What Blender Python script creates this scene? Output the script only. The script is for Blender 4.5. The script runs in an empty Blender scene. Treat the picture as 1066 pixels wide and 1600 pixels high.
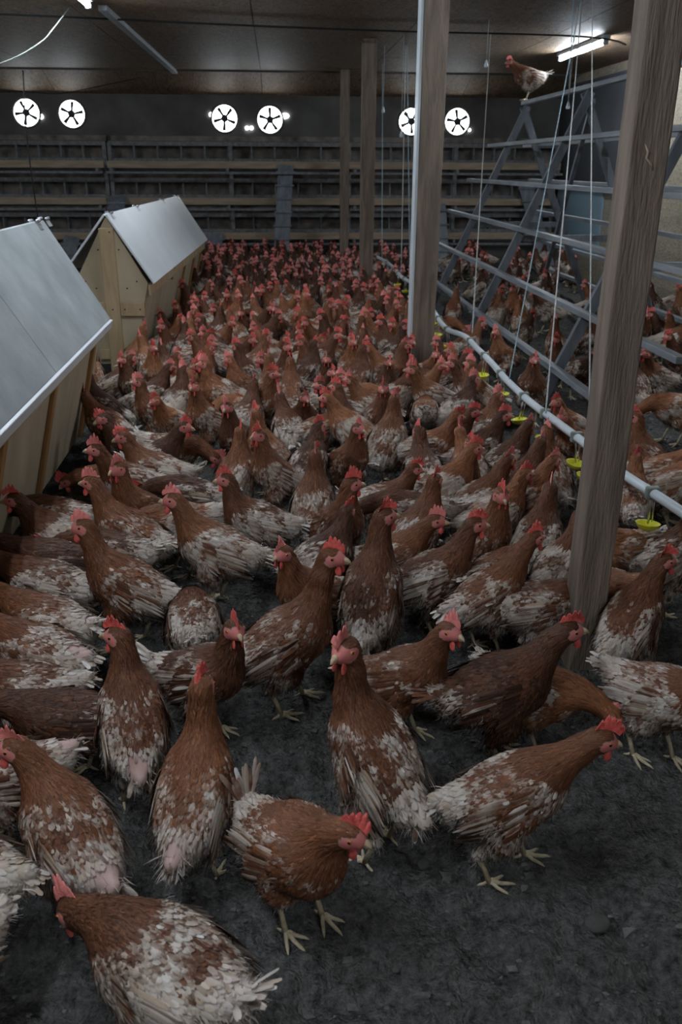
import bpy, math, random
import numpy as np
from mathutils import Vector, Matrix, Euler

# ---------------------------------------------------------------- camera
SC = bpy.context.scene
COL = SC.collection
FPX, CAM_H = 1345.0, 1.2
PITCH, YAW, ROLL = math.radians(21.9), math.radians(-4.15), math.radians(0.3)
_f = np.array([-math.sin(YAW)*math.cos(PITCH), math.cos(YAW)*math.cos(PITCH), -math.sin(PITCH)])
_r0 = np.array([math.cos(YAW), math.sin(YAW), 0.0])
_u0 = np.cross(_r0, _f)
_r = _r0*math.cos(ROLL) + _u0*math.sin(ROLL)
_u = -_r0*math.sin(ROLL) + _u0*math.cos(ROLL)
cd = bpy.data.cameras.new('camera')
cam = bpy.data.objects.new('camera', cd)
COL.objects.link(cam)
m = Matrix(((_r[0], _u[0], -_f[0], 0), (_r[1], _u[1], -_f[1], 0), (_r[2], _u[2], -_f[2], CAM_H), (0, 0, 0, 1)))
cam.matrix_world = m
cd.sensor_fit = 'VERTICAL'
cd.sensor_height = 36.0
cd.lens = FPX/1600*36.0
cd.clip_start = 0.05
cd.dof.use_dof = True
cd.dof.focus_distance = 2.1
cd.dof.aperture_fstop = 8.0
SC.camera = cam

# ---------------------------------------------------------------- light and exposure
vs = SC.view_settings
vs.view_transform = 'Standard'; vs.look = 'None'; vs.gamma = 1.0; vs.use_curve_mapping = False
vs.exposure = 1.5
SC.cycles.use_denoising = True
SC.cycles.max_bounces = 7
SC.cycles.diffuse_bounces = 4
SC.cycles.sample_clamp_indirect = 4.0
wd = bpy.data.worlds.new('world'); SC.world = wd; wd.use_nodes = True
wd.node_tree.nodes['Background'].inputs[0].default_value = (0.5, 0.62, 0.8, 1)
wd.node_tree.nodes['Background'].inputs[1].default_value = 0.05
CEIL = 2.2
TUBE_LIGHT = 60.0
# fluorescent tubes on the ceiling: (x, y0, y1)
TUBES = [(2.70, 7.75, 8.95), (-1.17, 5.2, 6.4), (-0.95, 2.9, 4.1), (-0.75, 0.2, 1.4), (2.3, 3.6, 4.8), (-3.6, 7.4, 8.6), (0.7, -1.9, -0.7)]  # the far left tube is added out of view to brighten the back

def atz(px, py, z=0.0):
    d = _f*FPX + _r*(px-533) + _u*(800-py)
    return np.array([0, 0, CAM_H]) + d*(z-CAM_H)/d[2]
def aty(px, py, y):
    d = _f*FPX + _r*(px-533) + _u*(800-py)
    return np.array([0, 0, CAM_H]) + d*y/d[1]
def proj(p):
    d = np.asarray(p, float) - np.array([0, 0, CAM_H]); z = d@_f
    return 533+FPX*(d@_r)/z, 800-FPX*(d@_u)/z, z

# ---------------------------------------------------------------- materials
def new_mat(name):
    M = bpy.data.materials.new(name); M.use_nodes = True
    return M, M.node_tree.nodes, M.node_tree.links, M.node_tree.nodes['Principled BSDF']

def noise_mat(name, c1, c2, scale=8, rough=0.7, stretch=(1, 1, 1), detail=6, bump=0.2, c3=None, spec=0.3, rng=(0.3, 0.7), bscale=None, dist=0.0):
    M, N, L, B = new_mat(name)
    tc = N.new('ShaderNodeTexCoord'); mp = N.new('ShaderNodeMapping'); mp.inputs['Scale'].default_value = stretch
    L.new(tc.outputs['Object'], mp.inputs['Vector'])
    nz = N.new('ShaderNodeTexNoise'); nz.inputs['Scale'].default_value = scale; nz.inputs['Detail'].default_value = detail
    nz.inputs['Distortion'].default_value = dist
    if name == 'dark_litter': nz.inputs['Roughness'].default_value = 0.78
    L.new(mp.outputs[0], nz.inputs['Vector'])
    cr = N.new('ShaderNodeValToRGB'); e = cr.color_ramp.elements
    e[0].position, e[1].position = rng; e[0].color = (*c1, 1); e[1].color = (*c2, 1)
    if c3:
        x = e.new(min(0.98, rng[1]+0.12)); x.color = (*c3, 1)
    L.new(nz.outputs[0], cr.inputs[0]); L.new(cr.outputs[0], B.inputs['Base Color'])
    B.inputs['Roughness'].default_value = rough; B.inputs['Specular IOR Level'].default_value = spec
    if bump:
        n2 = N.new('ShaderNodeTexNoise'); n2.inputs['Scale'].default_value = bscale or scale*3; n2.inputs['Detail'].default_value = 5
        L.new(mp.outputs[0], n2.inputs['Vector'])
        bp = N.new('ShaderNodeBump'); bp.inputs['Strength'].default_value = bump; bp.inputs['Distance'].default_value = 0.02 if name == 'dark_litter' else 0.01
        L.new(n2.outputs[0], bp.inputs['Height']); L.new(bp.outputs[0], B.inputs['Normal'])
    return M

def plain(name, c, rough=0.6, spec=0.3, metal=0.0):
    return noise_mat(name, tuple(x*0.86 for x in c), tuple(min(1, x*1.1) for x in c), 14, rough, bump=0.05, spec=spec) if not metal else _metal(name, c, rough)
def _metal(name, c, rough):
    M, N, L, B = new_mat(name); B.inputs['Base Color'].default_value = (*c, 1); B.inputs['Metallic'].default_value = 1; B.inputs['Roughness'].default_value = rough
    return M

def emis(name, c, s):
    M, N, L, B = new_mat(name); B.inputs['Base Color'].default_value = (*c, 1)
    B.inputs['Emission Color'].default_value = (*c, 1); B.inputs['Emission Strength'].default_value = s
    return M

MT = {}
MT['post'] = noise_mat('weathered_timber', (0.125, 0.095, 0.074), (0.26, 0.20, 0.155), 5, 0.8, (6, 6, 0.7), bump=0.5, bscale=30, dist=0.6)
MT['grey_wood'] = noise_mat('grey_timber', (0.14, 0.145, 0.15), (0.27, 0.27, 0.27), 6, 0.75, (4, 1, 4), bump=0.3)
MT['rail_wood'] = noise_mat('perch_timber', (0.16, 0.18, 0.2), (0.3, 0.32, 0.34), 6, 0.45, (5, 0.6, 5), bump=0.25, spec=0.5)
MT['frame_wood'] = noise_mat('rack_timber', (0.11, 0.125, 0.145), (0.22, 0.24, 0.27), 6, 0.5, (3, 3, 0.8), bump=0.25, spec=0.5)
MT['tan_wood'] = noise_mat('tan_board', (0.3, 0.23, 0.16), (0.46, 0.36, 0.26), 6, 0.75, (0.6, 4, 4), bump=0.3)
MT['ply'] = noise_mat('birch_plywood', (0.36, 0.29, 0.19), (0.52, 0.44, 0.31), 4, 0.55, (1, 1, 0.35), bump=0.12, c3=(0.42, 0.34, 0.23), dist=1.2)
MT['ply_plank'] = noise_mat('pine_plank', (0.38, 0.27, 0.15), (0.55, 0.42, 0.26), 5, 0.6, (3, 3, 0.5), bump=0.2, dist=1.0)
MT['orange_wood'] = noise_mat('orange_batten', (0.25, 0.13, 0.045), (0.4, 0.22, 0.08), 5, 0.6, (3, 3, 0.5), bump=0.2)
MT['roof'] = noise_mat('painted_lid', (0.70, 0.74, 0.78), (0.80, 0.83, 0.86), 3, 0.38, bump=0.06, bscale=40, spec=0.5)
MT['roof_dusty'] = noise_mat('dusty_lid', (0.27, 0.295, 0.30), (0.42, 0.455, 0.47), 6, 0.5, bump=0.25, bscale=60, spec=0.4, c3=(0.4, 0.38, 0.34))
MT['dark'] = noise_mat('dark_panel', (0.09, 0.085, 0.082), (0.16, 0.15, 0.14), 3, 0.85, bump=0.2)
MT['cell'] = noise_mat('nest_back', (0.10, 0.09, 0.08), (0.32, 0.28, 0.25), 7, 0.9, bump=0.3)
MT['osb'] = noise_mat('strand_board', (0.13, 0.105, 0.075), (0.34, 0.29, 0.22), 22, 0.6, (1, 1.0, 2.2), bump=0.4, c3=(0.42, 0.37, 0.29), dist=2.0, rng=(0.3, 0.62))
MT['ceil'] = noise_mat('strand_board_ceiling', (0.07, 0.045, 0.028), (0.24, 0.165, 0.105), 13, 0.58, (2.2, 1, 1), bump=0.8, bscale=40, spec=0.18, dist=2.0, rng=(0.3, 0.65))
MT['soil'] = noise_mat('dark_litter', (0.022, 0.021, 0.020), (0.17, 0.163, 0.155), 42, 0.9, bump=1.0, bscale=120, c3=(0.42, 0.40, 0.375), detail=9, spec=0.2, rng=(0.35, 0.68))
MT['stone'] = noise_mat('clod', (0.06, 0.058, 0.055), (0.17, 0.165, 0.155), 30, 0.9, bump=0.6)
MT['pipe'] = noise_mat('white_plastic_pipe', (0.5, 0.55, 0.58), (0.66, 0.71, 0.74), 5, 0.35, bump=0.03, spec=0.5)
MT['yellow'] = noise_mat('yellow_plastic', (0.62, 0.6, 0.03), (0.78, 0.76, 0.06), 9, 0.35, bump=0.0, spec=0.5)
MT['clamp'] = noise_mat('grey_clamp', (0.16, 0.19, 0.17), (0.3, 0.34, 0.3), 20, 0.5, bump=0.05)
MT['rope'] = noise_mat('pale_cord', (0.3, 0.3, 0.29), (0.55, 0.55, 0.53), 120, 0.8, bump=0.2)
MT['blue_rope'] = noise_mat('blue_grey_cord', (0.2, 0.28, 0.31), (0.36, 0.46, 0.5), 120, 0.8, bump=0.2)
MT['black'] = plain('black_cable', (0.012, 0.012, 0.013), 0.5)
MT['steel'] = _metal('steel', (0.55, 0.57, 0.6), 0.35)
MT['batten'] = noise_mat('white_trunking', (0.34, 0.37, 0.4), (0.45, 0.48, 0.5), 4, 0.5, bump=0.02)
MT['tube'] = emis('lit_tube', (0.80, 0.90, 1.0), TUBE_LIGHT)
MT['day'] = emis('daylit_shutter', (0.88, 0.95, 1.0), 5.0)
MT['fan'] = plain('dark_fan_blade', (0.05, 0.05, 0.055), 0.5)
MT['sheet'] = noise_mat('blue_grey_sheet', (0.16, 0.25, 0.31), (0.24, 0.34, 0.4), 2, 0.4, bump=0.05, spec=0.5)
MT['darksheet'] = noise_mat('dark_sheet', (0.03, 0.032, 0.038), (0.05, 0.052, 0.06), 2, 0.6, bump=0.1)

# hen materials
def feather_mat():
    M, N, L, B = new_mat('hen_plumage')
    at = N.new('ShaderNodeAttribute'); at.attribute_name = 'fa'
    sp = N.new('ShaderNodeSeparateColor'); L.new(at.outputs['Color'], sp.inputs[0])
    oi = N.new('ShaderNodeAttribute'); oi.attribute_type = 'OBJECT'; oi.attribute_name = 'tone'
    tc = N.new('ShaderNodeTexCoord')
    def math_(op, a, b=None, clamp=False):
        n = N.new('ShaderNodeMath'); n.operation = op; n.use_clamp = clamp
        for i, v in enumerate((a, b)):
            if v is None: continue
            if isinstance(v, (int, float)): n.inputs[i].default_value = v
            else: L.new(v, n.inputs[i])
        return n.outputs[0]
    # white patches shift from hen to hen
    off = N.new('ShaderNodeVectorMath'); off.operation = 'ADD'
    cmb = N.new('ShaderNodeCombineXYZ'); L.new(math_('MULTIPLY', oi.outputs['Fac'], 37.0), cmb.inputs[0]); L.new(math_('MULTIPLY', oi.outputs['Fac'], 91.0), cmb.inputs[1])
    L.new(tc.outputs['Object'], off.inputs[0]); L.new(cmb.outputs[0], off.inputs[1])
    nz = N.new('ShaderNodeTexNoise'); nz.inputs['Scale'].default_value = 24; nz.inputs['Detail'].default_value = 5; L.new(off.outputs[0], nz.inputs['Vector'])
    w = math_('ADD', sp.outputs[0], math_('MULTIPLY', math_('SUBTRACT', nz.outputs[0], 0.5), 0.9))
    w = math_('ADD', w, math_('MULTIPLY', math_('SUBTRACT', sp.outputs[1], 0.5), 0.25), True)
    fine = N.new('ShaderNodeTexNoise'); fine.inputs['Scale'].default_value = 260; fine.inputs['Detail'].default_value = 2; L.new(tc.outputs['Object'], fine.inputs['Vector'])
    br = N.new('ShaderNodeValToRGB'); e = br.color_ramp.elements
    e[0].position = 0.0; e[0].color = (0.04, 0.017, 0.010, 1); e[1].position = 1.0; e[1].color = (0.36, 0.145, 0.062, 1)
    x = e.new(0.5); x.color = (0.15, 0.056, 0.026, 1)
    g = math_('ADD', math_('MULTIPLY', sp.outputs[1], 0.60), math_('MULTIPLY', math_('SUBTRACT', oi.outputs['Fac'], 0.22), 0.65))
    g = math_('ADD', g, math_('MULTIPLY', math_('SUBTRACT', fine.outputs[0], 0.5), 0.5), True)
    L.new(g, br.inputs[0])
    wr = N.new('ShaderNodeValToRGB'); e = wr.color_ramp.elements
    e[0].position = 0.38; e[0].color = (0, 0, 0, 1); e[1].position = 0.80; e[1].color = (1, 1, 1, 1)
    L.new(w, wr.inputs[0])
    pale = N.new('ShaderNodeMix'); pale.data_type = 'RGBA'
    pale.inputs[6].default_value = (0.40, 0.29, 0.20, 1); pale.inputs[7].default_value = (0.62, 0.585, 0.555, 1)
    L.new(sp.outputs[1], pale.inputs[0])
    mx = N.new('ShaderNodeMix'); mx.data_type = 'RGBA'
    L.new(wr.outputs[0], mx.inputs[0]); L.new(br.outputs[0], mx.inputs[6]); L.new(pale.outputs[2], mx.inputs[7])
    pk = N.new('ShaderNodeMix'); pk.data_type = 'RGBA'; pk.inputs[7].default_value = (0.62, 0.20, 0.18, 1)
    pc = N.new('ShaderNodeValToRGB'); e = pc.color_ramp.elements; e[0].position = 0.65; e[0].color = (0.56, 0.36, 0.33, 1); e[1].position = 0.9; e[1].color = (0.62, 0.20, 0.18, 1)
    L.new(at.outputs['Alpha'], pc.inputs[0]); L.new(pc.outputs[0], pk.inputs[7])
    L.new(at.outputs['Alpha'], pk.inputs[0]); L.new(mx.outputs[2], pk.inputs[6])
    L.new(pk.outputs[2], B.inputs['Base Color'])
    B.inputs['Roughness'].default_value = 0.62; B.inputs['Specular IOR Level'].default_value = 0.28
    return M
MT['plume'] = feather_mat()
MT['comb'] = noise_mat('red_comb', (0.62, 0.065, 0.055), (0.80, 0.17, 0.14), 90, 0.45, bump=0.3, spec=0.5)
MT['comb_pink'] = noise_mat('pale_comb', (0.74, 0.19, 0.17), (0.86, 0.30, 0.27), 90, 0.5, bump=0.3, spec=0.4)
MT['leg'] = noise_mat('scaly_leg', (0.42, 0.33, 0.2), (0.62, 0.53, 0.38), 60, 0.55, bump=0.4, bscale=220)
MT['beak'] = noise_mat('horn_beak', (0.4, 0.26, 0.15), (0.62, 0.48, 0.33), 70, 0.4, bump=0.05)
MT['iris'] = plain('orange_iris', (0.5, 0.2, 0.05), 0.2, 0.6)
MT['pupil'] = plain('black_pupil', (0.006, 0.006, 0.006), 0.12, 0.7)

# ---------------------------------------------------------------- mesh helpers
class Buf:
    def __init__(s): s.v = []; s.f = []; s.c = []; s.m = []; s.n = 0; s.sm = []; s.nn = []
    def add(s, v, f, mat=0, col=None, smooth=False, nn=None):
        v = np.asarray(v, float).reshape(-1, 3); f = np.asarray(f, int).reshape(-1, 4)
        s.v.append(v); s.f.append(f+s.n); s.n += len(v)
        s.c.append(np.zeros((len(v), 4)) if col is None else np.asarray(col, float))
        s.m.append(np.full(len(f), mat)); s.sm.append(np.full(len(f), smooth)); s.nn.append(np.zeros((len(v), 3)) if nn is None else nn)
    def box(s, lo, hi, mat=0):
        (a, b, c), (d, e, g) = lo, hi
        v = [(a, b, c), (d, b, c), (d, e, c), (a, e, c), (a, b, g), (d, b, g), (d, e, g), (a, e, g)]
        s.add(v, BOXF, mat)
    def beam(s, p, q, w, h, up=(0, 0, 1), mat=0):
        p = np.array(p, float); q = np.array(q, float); d = q-p; d /= np.linalg.norm(d)
        u = np.array(up, float); u -= d*(u@d); u /= np.linalg.norm(u); r = np.cross(d, u)
        v = []
        for e in (p, q):
            for a, b in ((-1, -1), (1, -1), (1, 1), (-1, 1)): v.append(e+r*a*w/2+u*b*h/2)
        s.add(v, [(0, 3, 2, 1), (4, 5, 6, 7), (0, 1, 5, 4), (1, 2, 6, 5), (2, 3, 7, 6), (3, 0, 4, 7)], mat)
    def tube(s, pts, rad, seg=8, mat=0, col=None, caps=True, smooth=True):
        pts = np.array(pts, float); n = len(pts); rad = np.full(n, rad) if np.isscalar(rad) else np.asarray(rad, float)
        T = np.gradient(pts, axis=0); T /= np.linalg.norm(T, axis=1)[:, None]+1e-12
        ref = np.array([0.13, 0.2, 1.0]) if abs(T[0][2]) < 0.9 else np.array([1.0, 0.1, 0.05])
        a = np.linspace(0, 2*np.pi, seg, endpoint=False); V = []
        if caps: pts = np.vstack([pts[:1], pts, pts[-1:]]); rad = np.concatenate([[1e-4], rad, [1e-4]]); T = np.vstack([T[:1], T, T[-1:]]); n += 2
        for i in range(n):
            u = ref-T[i]*(ref@T[i]); u /= np.linalg.norm(u); w = np.cross(T[i], u); ref = u
            V.append(pts[i]+rad[i]*(np.cos(a)[:, None]*u+np.sin(a)[:, None]*w))
        V = np.vstack(V); F = []
        for i in range(n-1):
            for j in range(seg):
                k = (j+1) % seg; F.append((i*seg+j, i*seg+k, (i+1)*seg+k, (i+1)*seg+j))
        s.add(V, F, mat, None if col is None else np.tile(col, (len(V), 1)), smooth)
    def mesh(s, name, mats):
        me = bpy.data.meshes.new(name)
        V = np.vstack(s.v); F = np.vstack(s.f)
        me.vertices.add(len(V)); me.vertices.foreach_set('co', V.astype(np.float32).ravel())
        me.loops.add(F.size); me.loops.foreach_set('vertex_index', F.astype(np.int32).ravel())
        me.polygons.add(len(F)); me.polygons.foreach_set('loop_start', np.arange(0, F.size, 4, dtype=np.int32))
        me.polygons.foreach_set('material_index', np.concatenate(s.m).astype(np.int32))
        me.update(calc_edges=True)
        me.polygons.foreach_set('use_smooth', np.concatenate(s.sm).astype(bool))
        C = np.vstack(s.c)
        if C.any():
            at = me.attributes.new('fa', 'FLOAT_COLOR', 'POINT'); at.data.foreach_set('color', C.astype(np.float32).ravel())
        for mm in mats: me.materials.append(MT[mm])
        me.update()
        NN = np.vstack(s.nn)
        if NN.any(): me.normals_split_custom_set_from_vertices(NN.astype(np.float32))
        return me
BOXF = [(0, 3, 2, 1), (4, 5, 6, 7), (0, 1, 5, 4), (1, 2, 6, 5), (2, 3, 7, 6), (3, 0, 4, 7)]

def link(name, me, parent=None, loc=None):
    o = bpy.data.objects.new(name, me); COL.objects.link(o)
    if parent: o.parent = parent
    if loc is not None: o.location = loc
    return o
def tag(o, label=None, cat=None, group=None, kind=None):
    if label: o['label'] = label
    if cat: o['category'] = cat
    if group: o['group'] = group
    if kind: o['kind'] = kind
    return o
def empty(name, loc=(0, 0, 0), rz=0.0):
    o = bpy.data.objects.new(name, None); COL.objects.link(o); o.location = loc; o.rotation_euler = (0, 0, rz); o.empty_display_size = 0.1
    return o
def bevel(o, w=0.003):
    b = o.modifiers.new('bevel', 'BEVEL'); b.width = w; b.segments = 2; b.limit_method = 'ANGLE'
    return o
def boxo(name, lo, hi, mat, parent=None):
    b = Buf(); b.box(lo, hi); return link(name, b.mesh(name, [mat]), parent)

def lattice(p, seed):
    rs = np.random.RandomState(seed); T = rs.rand(4096)
    i = np.floor(p).astype(np.int64); f = p-i; f = f*f*(3-2*f)
    def h(a, b, c): return T[((a*73856093) ^ (b*19349663) ^ (c*83492791)) & 4095]
    r = 0
    for dx in (0, 1):
        for dy in (0, 1):
            for dz in (0, 1):
                w = (f[:, 0] if dx else 1-f[:, 0])*(f[:, 1] if dy else 1-f[:, 1])*(f[:, 2] if dz else 1-f[:, 2])
                r = r+w*h(i[:, 0]+dx, i[:, 1]+dy, i[:, 2]+dz)
    return r
def fbm(p, seed, o=3):
    r = 0; a = 0.5; t = 0
    for k in range(o): r = r+a*lattice(p*(2**k), seed+k); t += a; a *= 0.5
    return r/t
QUICK = False
# ---------------------------------------------------------------- the hall
X0, X1, YB, YN = -5.0, 3.55, 11.55, -2.6
def floor_height(x, y):
    p = np.stack([np.ravel(x), np.ravel(y), np.zeros(np.size(x))], 1)
    h = (fbm(p*5.0, 3, 2)-0.5)*0.032 + (fbm(p*24.0, 9, 3)-0.5)*0.036 + (fbm(p*75.0, 19, 2)-0.5)*0.010
    # a scraped rut at the right of the foreground
    d = p[:, 0]-(0.62+(p[:, 1]-0.9)*0.12*0)
    rut = np.exp(-((p[:, 0]-(0.50+0.22*(1.9-p[:, 1])*0.4))/0.035)**2)*(p[:, 1] < 1.75)
    return h-rut*0.022-0.012
def grid_floor():
    b = Buf()
    # fine patch in front, coarse beyond; they share an edge line at y = 3.2
    def patch(xa, xb, ya, yb, n, mm, zf):
        xs = np.linspace(xa, xb, n); ys = np.linspace(ya, yb, mm)
        X, Y = np.meshgrid(xs, ys); Z = floor_height(X, Y).reshape(X.shape)*zf
        V = np.stack([X.ravel(), Y.ravel(), Z.ravel()], 1)
        i = np.arange(n-1)[None, :]+np.arange(mm-1)[:, None]*n; i = i.ravel()
        b.add(V, np.stack([i, i+1, i+1+n, i+n], 1), smooth=True)
    patch(-1.3, 1.9, 0.6, 2.6, 520, 330, 1.0)
    patch(-1.3, 1.9, 2.6, 4.2, 260, 130, 1.0)
    patch(-1.3, 1.9, YN, 0.6, 60, 50, 1.0)
    patch(X0, X1, 4.2, YB, 260, 220, 1.0)
    patch(X0, -1.3, YN, 4.2, 60, 90, 1.0)
    patch(1.9, X1, YN, 4.2, 60, 160, 1.0)
    return b.mesh('floor', ['soil'])
tag(link('floor', grid_floor()), kind='structure')

# clods and stones lying on the litter
rs = np.random.RandomState(5)
def clod_mesh(seed):
    b = Buf(); r = np.random.RandomState(seed)
    U = np.linspace(0, np.pi, 9); W = np.linspace(0, 2*np.pi, 12, endpoint=False)
    P = np.array([(math.sin(u)*math.cos(w), math.sin(u)*math.sin(w), math.cos(u)) for u in U for w in W])
    P = P*(0.75+0.5*fbm(P*1.6+seed*7, seed, 2))[:, None]*np.array([1, 0.8, 0.45])
    F = [(i*12+j, (i+1)*12+j, (i+1)*12+(j+1) % 12, i*12+(j+1) % 12) for i in range(8) for j in range(12)]
    b.add(P, F, smooth=True); return b.mesh('clod', ['stone'])
CL = [clod_mesh(s) for s in range(4)]
for k, (px, py, s, lb) in enumerate([(935, 1438, 0.024, 'flat grey clod of litter lying at the right edge of the open floor'),
                                 (663, 1337, 0.014, 'small flat clod beside the right foot of the tall upright hen'),
                                 (640, 1385, 0.009, 'tiny dark clod in front of the tall upright hen'),
                                 (620, 1500, 0.008, 'tiny round clod on the open floor below the crouched front hen'),
                                 (870, 1330, 0.009, 'tiny clod on the floor right of the walking hen')]):
    p = atz(px, py, 0); o = link('litter_clod', CL[k % 4]); o.location = (p[0], p[1], float(floor_height(p[0], p[1])[0])+s*0.2); o.scale = (s, s, s); o.rotation_euler = (0, 0, k*1.3)
    tag(o, lb, 'clod', 'clods on the litter')
b = Buf()
for k in range(3600):
    x = rs.uniform(-1.4, 1.6); y = 0.8+2.6*rs.uniform(0, 1)**1.7; s = rs.uniform(0.0012, 0.0045) if k % 12 else rs.uniform(0.005, 0.010)
    z = float(floor_height(x, y)[0])+s*0.3
    P = rs.normal(size=(8, 3)); P = np.array([(-1, -1, -1), (1, -1, -1), (1, 1, -1), (-1, 1, -1), (-1, -1, 1), (1, -1, 1), (1, 1, 1), (-1, 1, 1)])*0.6+P*0.25
    b.add(P*s*np.array([1.3, 1, 0.6])+np.array([x, y, z]), BOXF)
tag(link('litter_crumbs', b.mesh('litter_crumbs', ['stone'])), 'dark crumbs of soil scattered over the open litter floor', 'litter', kind='stuff')

# walls and ceiling
def slab(name, lo, hi, mat):
    return tag(boxo(name, lo, hi, mat), kind='structure')
slab('wall_back', (X0-0.1, YB, -0.05), (X1+0.1, YB+0.12, 2.4), 'dark')
slab('wall_right', (X1, YN, -0.05), (X1+0.12, YB, 2.4), 'osb')
slab('wall_left', (X0-0.12, YN, -0.05), (X0, YB, 2.4), 'osb')
slab('wall_front', (X0-0.1, YN-0.12, -0.05), (X1+0.1, YN, 2.4), 'osb')
b = Buf()
# boards of the ceiling, laid with open joints, bending down to the back wall
bw = 1.22
x = X0-0.02
while x < X1:
    xe = min(x+bw-0.006, X1+0.02)
    for ya, yb in ((YN, -0.2), (-0.194, 2.24), (2.246, 4.68), (4.686, 7.12), (7.126, 9.56), (9.566, 10.95)):
        b.box((x, ya, CEIL), (xe, yb, CEIL+0.012))
    v = [(x, 10.95, CEIL), (xe, 10.95, CEIL), (xe, YB, 1.985), (x, YB, 1.985)]
    v += [(p[0], p[1], p[2]+0.012) for p in v]
    b.add(v, [(0, 3, 2, 1), (4, 5, 6, 7), (0, 1, 5, 4), (1, 2, 6, 5), (2, 3, 7, 6), (3, 0, 4, 7)])
    x += bw
tag(link('ceiling', b.mesh('ceiling', ['ceil'])), kind='structure')
slab('trim_ceiling_crease', (X0, 10.94, CEIL-0.02), (X1, 10.96, CEIL), 'dark')
slab('trim_roof_deck', (X0-0.1, YN, CEIL+0.03), (X1+0.1, YB, CEIL+0.05), 'dark')

# sheets on the right wall by the far corner
o = boxo('wall_sheet', (X1-0.02, 9.7, 0.3), (X1-0.002, 11.3, 1.0), 'sheet')
tag(o, 'pale blue grey sheet fixed on the right wall beyond the perch rack', 'panel')
o = boxo('hanging_tarpaulin', (X1-0.05, 8.4, 0.95), (X1-0.03, 11.4, 2.1), 'darksheet')
tag(o, 'dark tarpaulin on the right wall above the pale blue sheet', 'tarpaulin')

# ---------------------------------------------------------------- exhaust fans with daylit shutters
def fan_parts(seed):
    r = 0.148; a = np.linspace(0, 2*np.pi, 40, endpoint=False)
    fr = Buf(); V = []
    for (rr, y) in ((r, -0.02), (r+0.02, -0.03), (r+0.028, 0.0), (r+0.0, 0.0)):
        V.append(np.stack([rr*np.cos(a), np.full(40, y), rr*np.sin(a)], 1))
    V = np.vstack(V); F = [(i*40+j, i*40+(j+1) % 40, ((i+1) % 4)*40+(j+1) % 40, ((i+1) % 4)*40+j) for i in range(4) for j in range(40)]
    fr.add(V, F, smooth=True)
    sh = Buf()
    V = np.vstack([np.stack([rr*np.cos(a), np.full(40, y), rr*np.sin(a)], 1) for rr, y in ((0.001, -0.004), (r*0.5, -0.004), (r, -0.004))])
    sh.add(V, [(i*40+j, i*40+(j+1) % 40, (i+1)*40+(j+1) % 40, (i+1)*40+j) for i in range(2) for j in range(40)])
    hub = Buf(); hub.tube([(0, -0.045, 0), (0, -0.012, 0)], 0.042, 16)
    bl = []
    for k in range(5):
        b_ = Buf(); t = seed*0.7+k*2*math.pi/5; d = np.array([math.cos(t), 0, math.sin(t)]); s = np.array([-math.sin(t), 0, math.cos(t)])
        V = [d*0.03-s*0.012+(0, -0.03, 0), d*0.03+s*0.012+(0, -0.02, 0), d*0.137+s*0.028+(0, -0.018, 0), d*0.137-s*0.018+(0, -0.032, 0)]
        V += [v+np.array([0, 0.003, 0]) for v in V]
        b_.add(V, BOXF); bl.append(b_)
    return fr, sh, hub, bl
FL = ['leftmost round exhaust fan, partly behind the left timber post', 'second round exhaust fan from the left on the back wall', 'left one of the two fans above the far nest box end',
      'right one of the middle pair of exhaust fans', 'exhaust fan partly hidden by the tall middle post', 'rightmost round exhaust fan on the back wall']
for k, (px, py) in enumerate([(41, 176), (112, 178), (351, 185), (422, 187), (643, 190), (715, 190)]):
    c = aty(px, py, YB-0.03); t = empty('exhaust_fan', (c[0], YB-0.005, c[2])); tag(t, FL[k], 'fan', 'exhaust fans in the back wall')
    fr, sh, hub, bl = fan_parts(k+1)
    link('fan_frame', fr.mesh('fan_frame', ['dark']), t); link('shutter', sh.mesh('shutter', ['day']), t); link('fan_hub', hub.mesh('fan_hub', ['fan']), t)
    for q in bl: link('fan_blade', q.mesh('fan_blade', ['fan']), t)
# small vent holes letting in daylight beside the fans
for px, py, w, lb in [(63, 182, 7, 'small bright vent hole right of the leftmost fan'), (330, 179, 6, 'small bright vent hole left of the middle fan pair'), (386, 200, 5, 'left tiny bright hole between the middle fans'),
                  (393, 200, 5, 'right tiny bright hole between the middle fans'), (445, 181, 12, 'small oblong bright vent slot right of the middle fans'), (687, 203, 5, 'small bright vent hole between the right fan pair'), (734, 203, 4, 'tiny bright vent hole right of the rightmost fan')]:
    c = aty(px, py, YB-0.02); s = w/1345*11.6/2; b = Buf(); b.tube([(0, 0, 0), (0, -0.012, 0)], 1.0, 14)
    o = link('vent_hole', b.mesh('vent_hole', ['day'])); o.location = (c[0], YB-0.003, c[2]); o.scale = (s, 1, min(s, 0.03)); tag(o, lb, 'vent', 'bright vent holes in the back wall')

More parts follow.
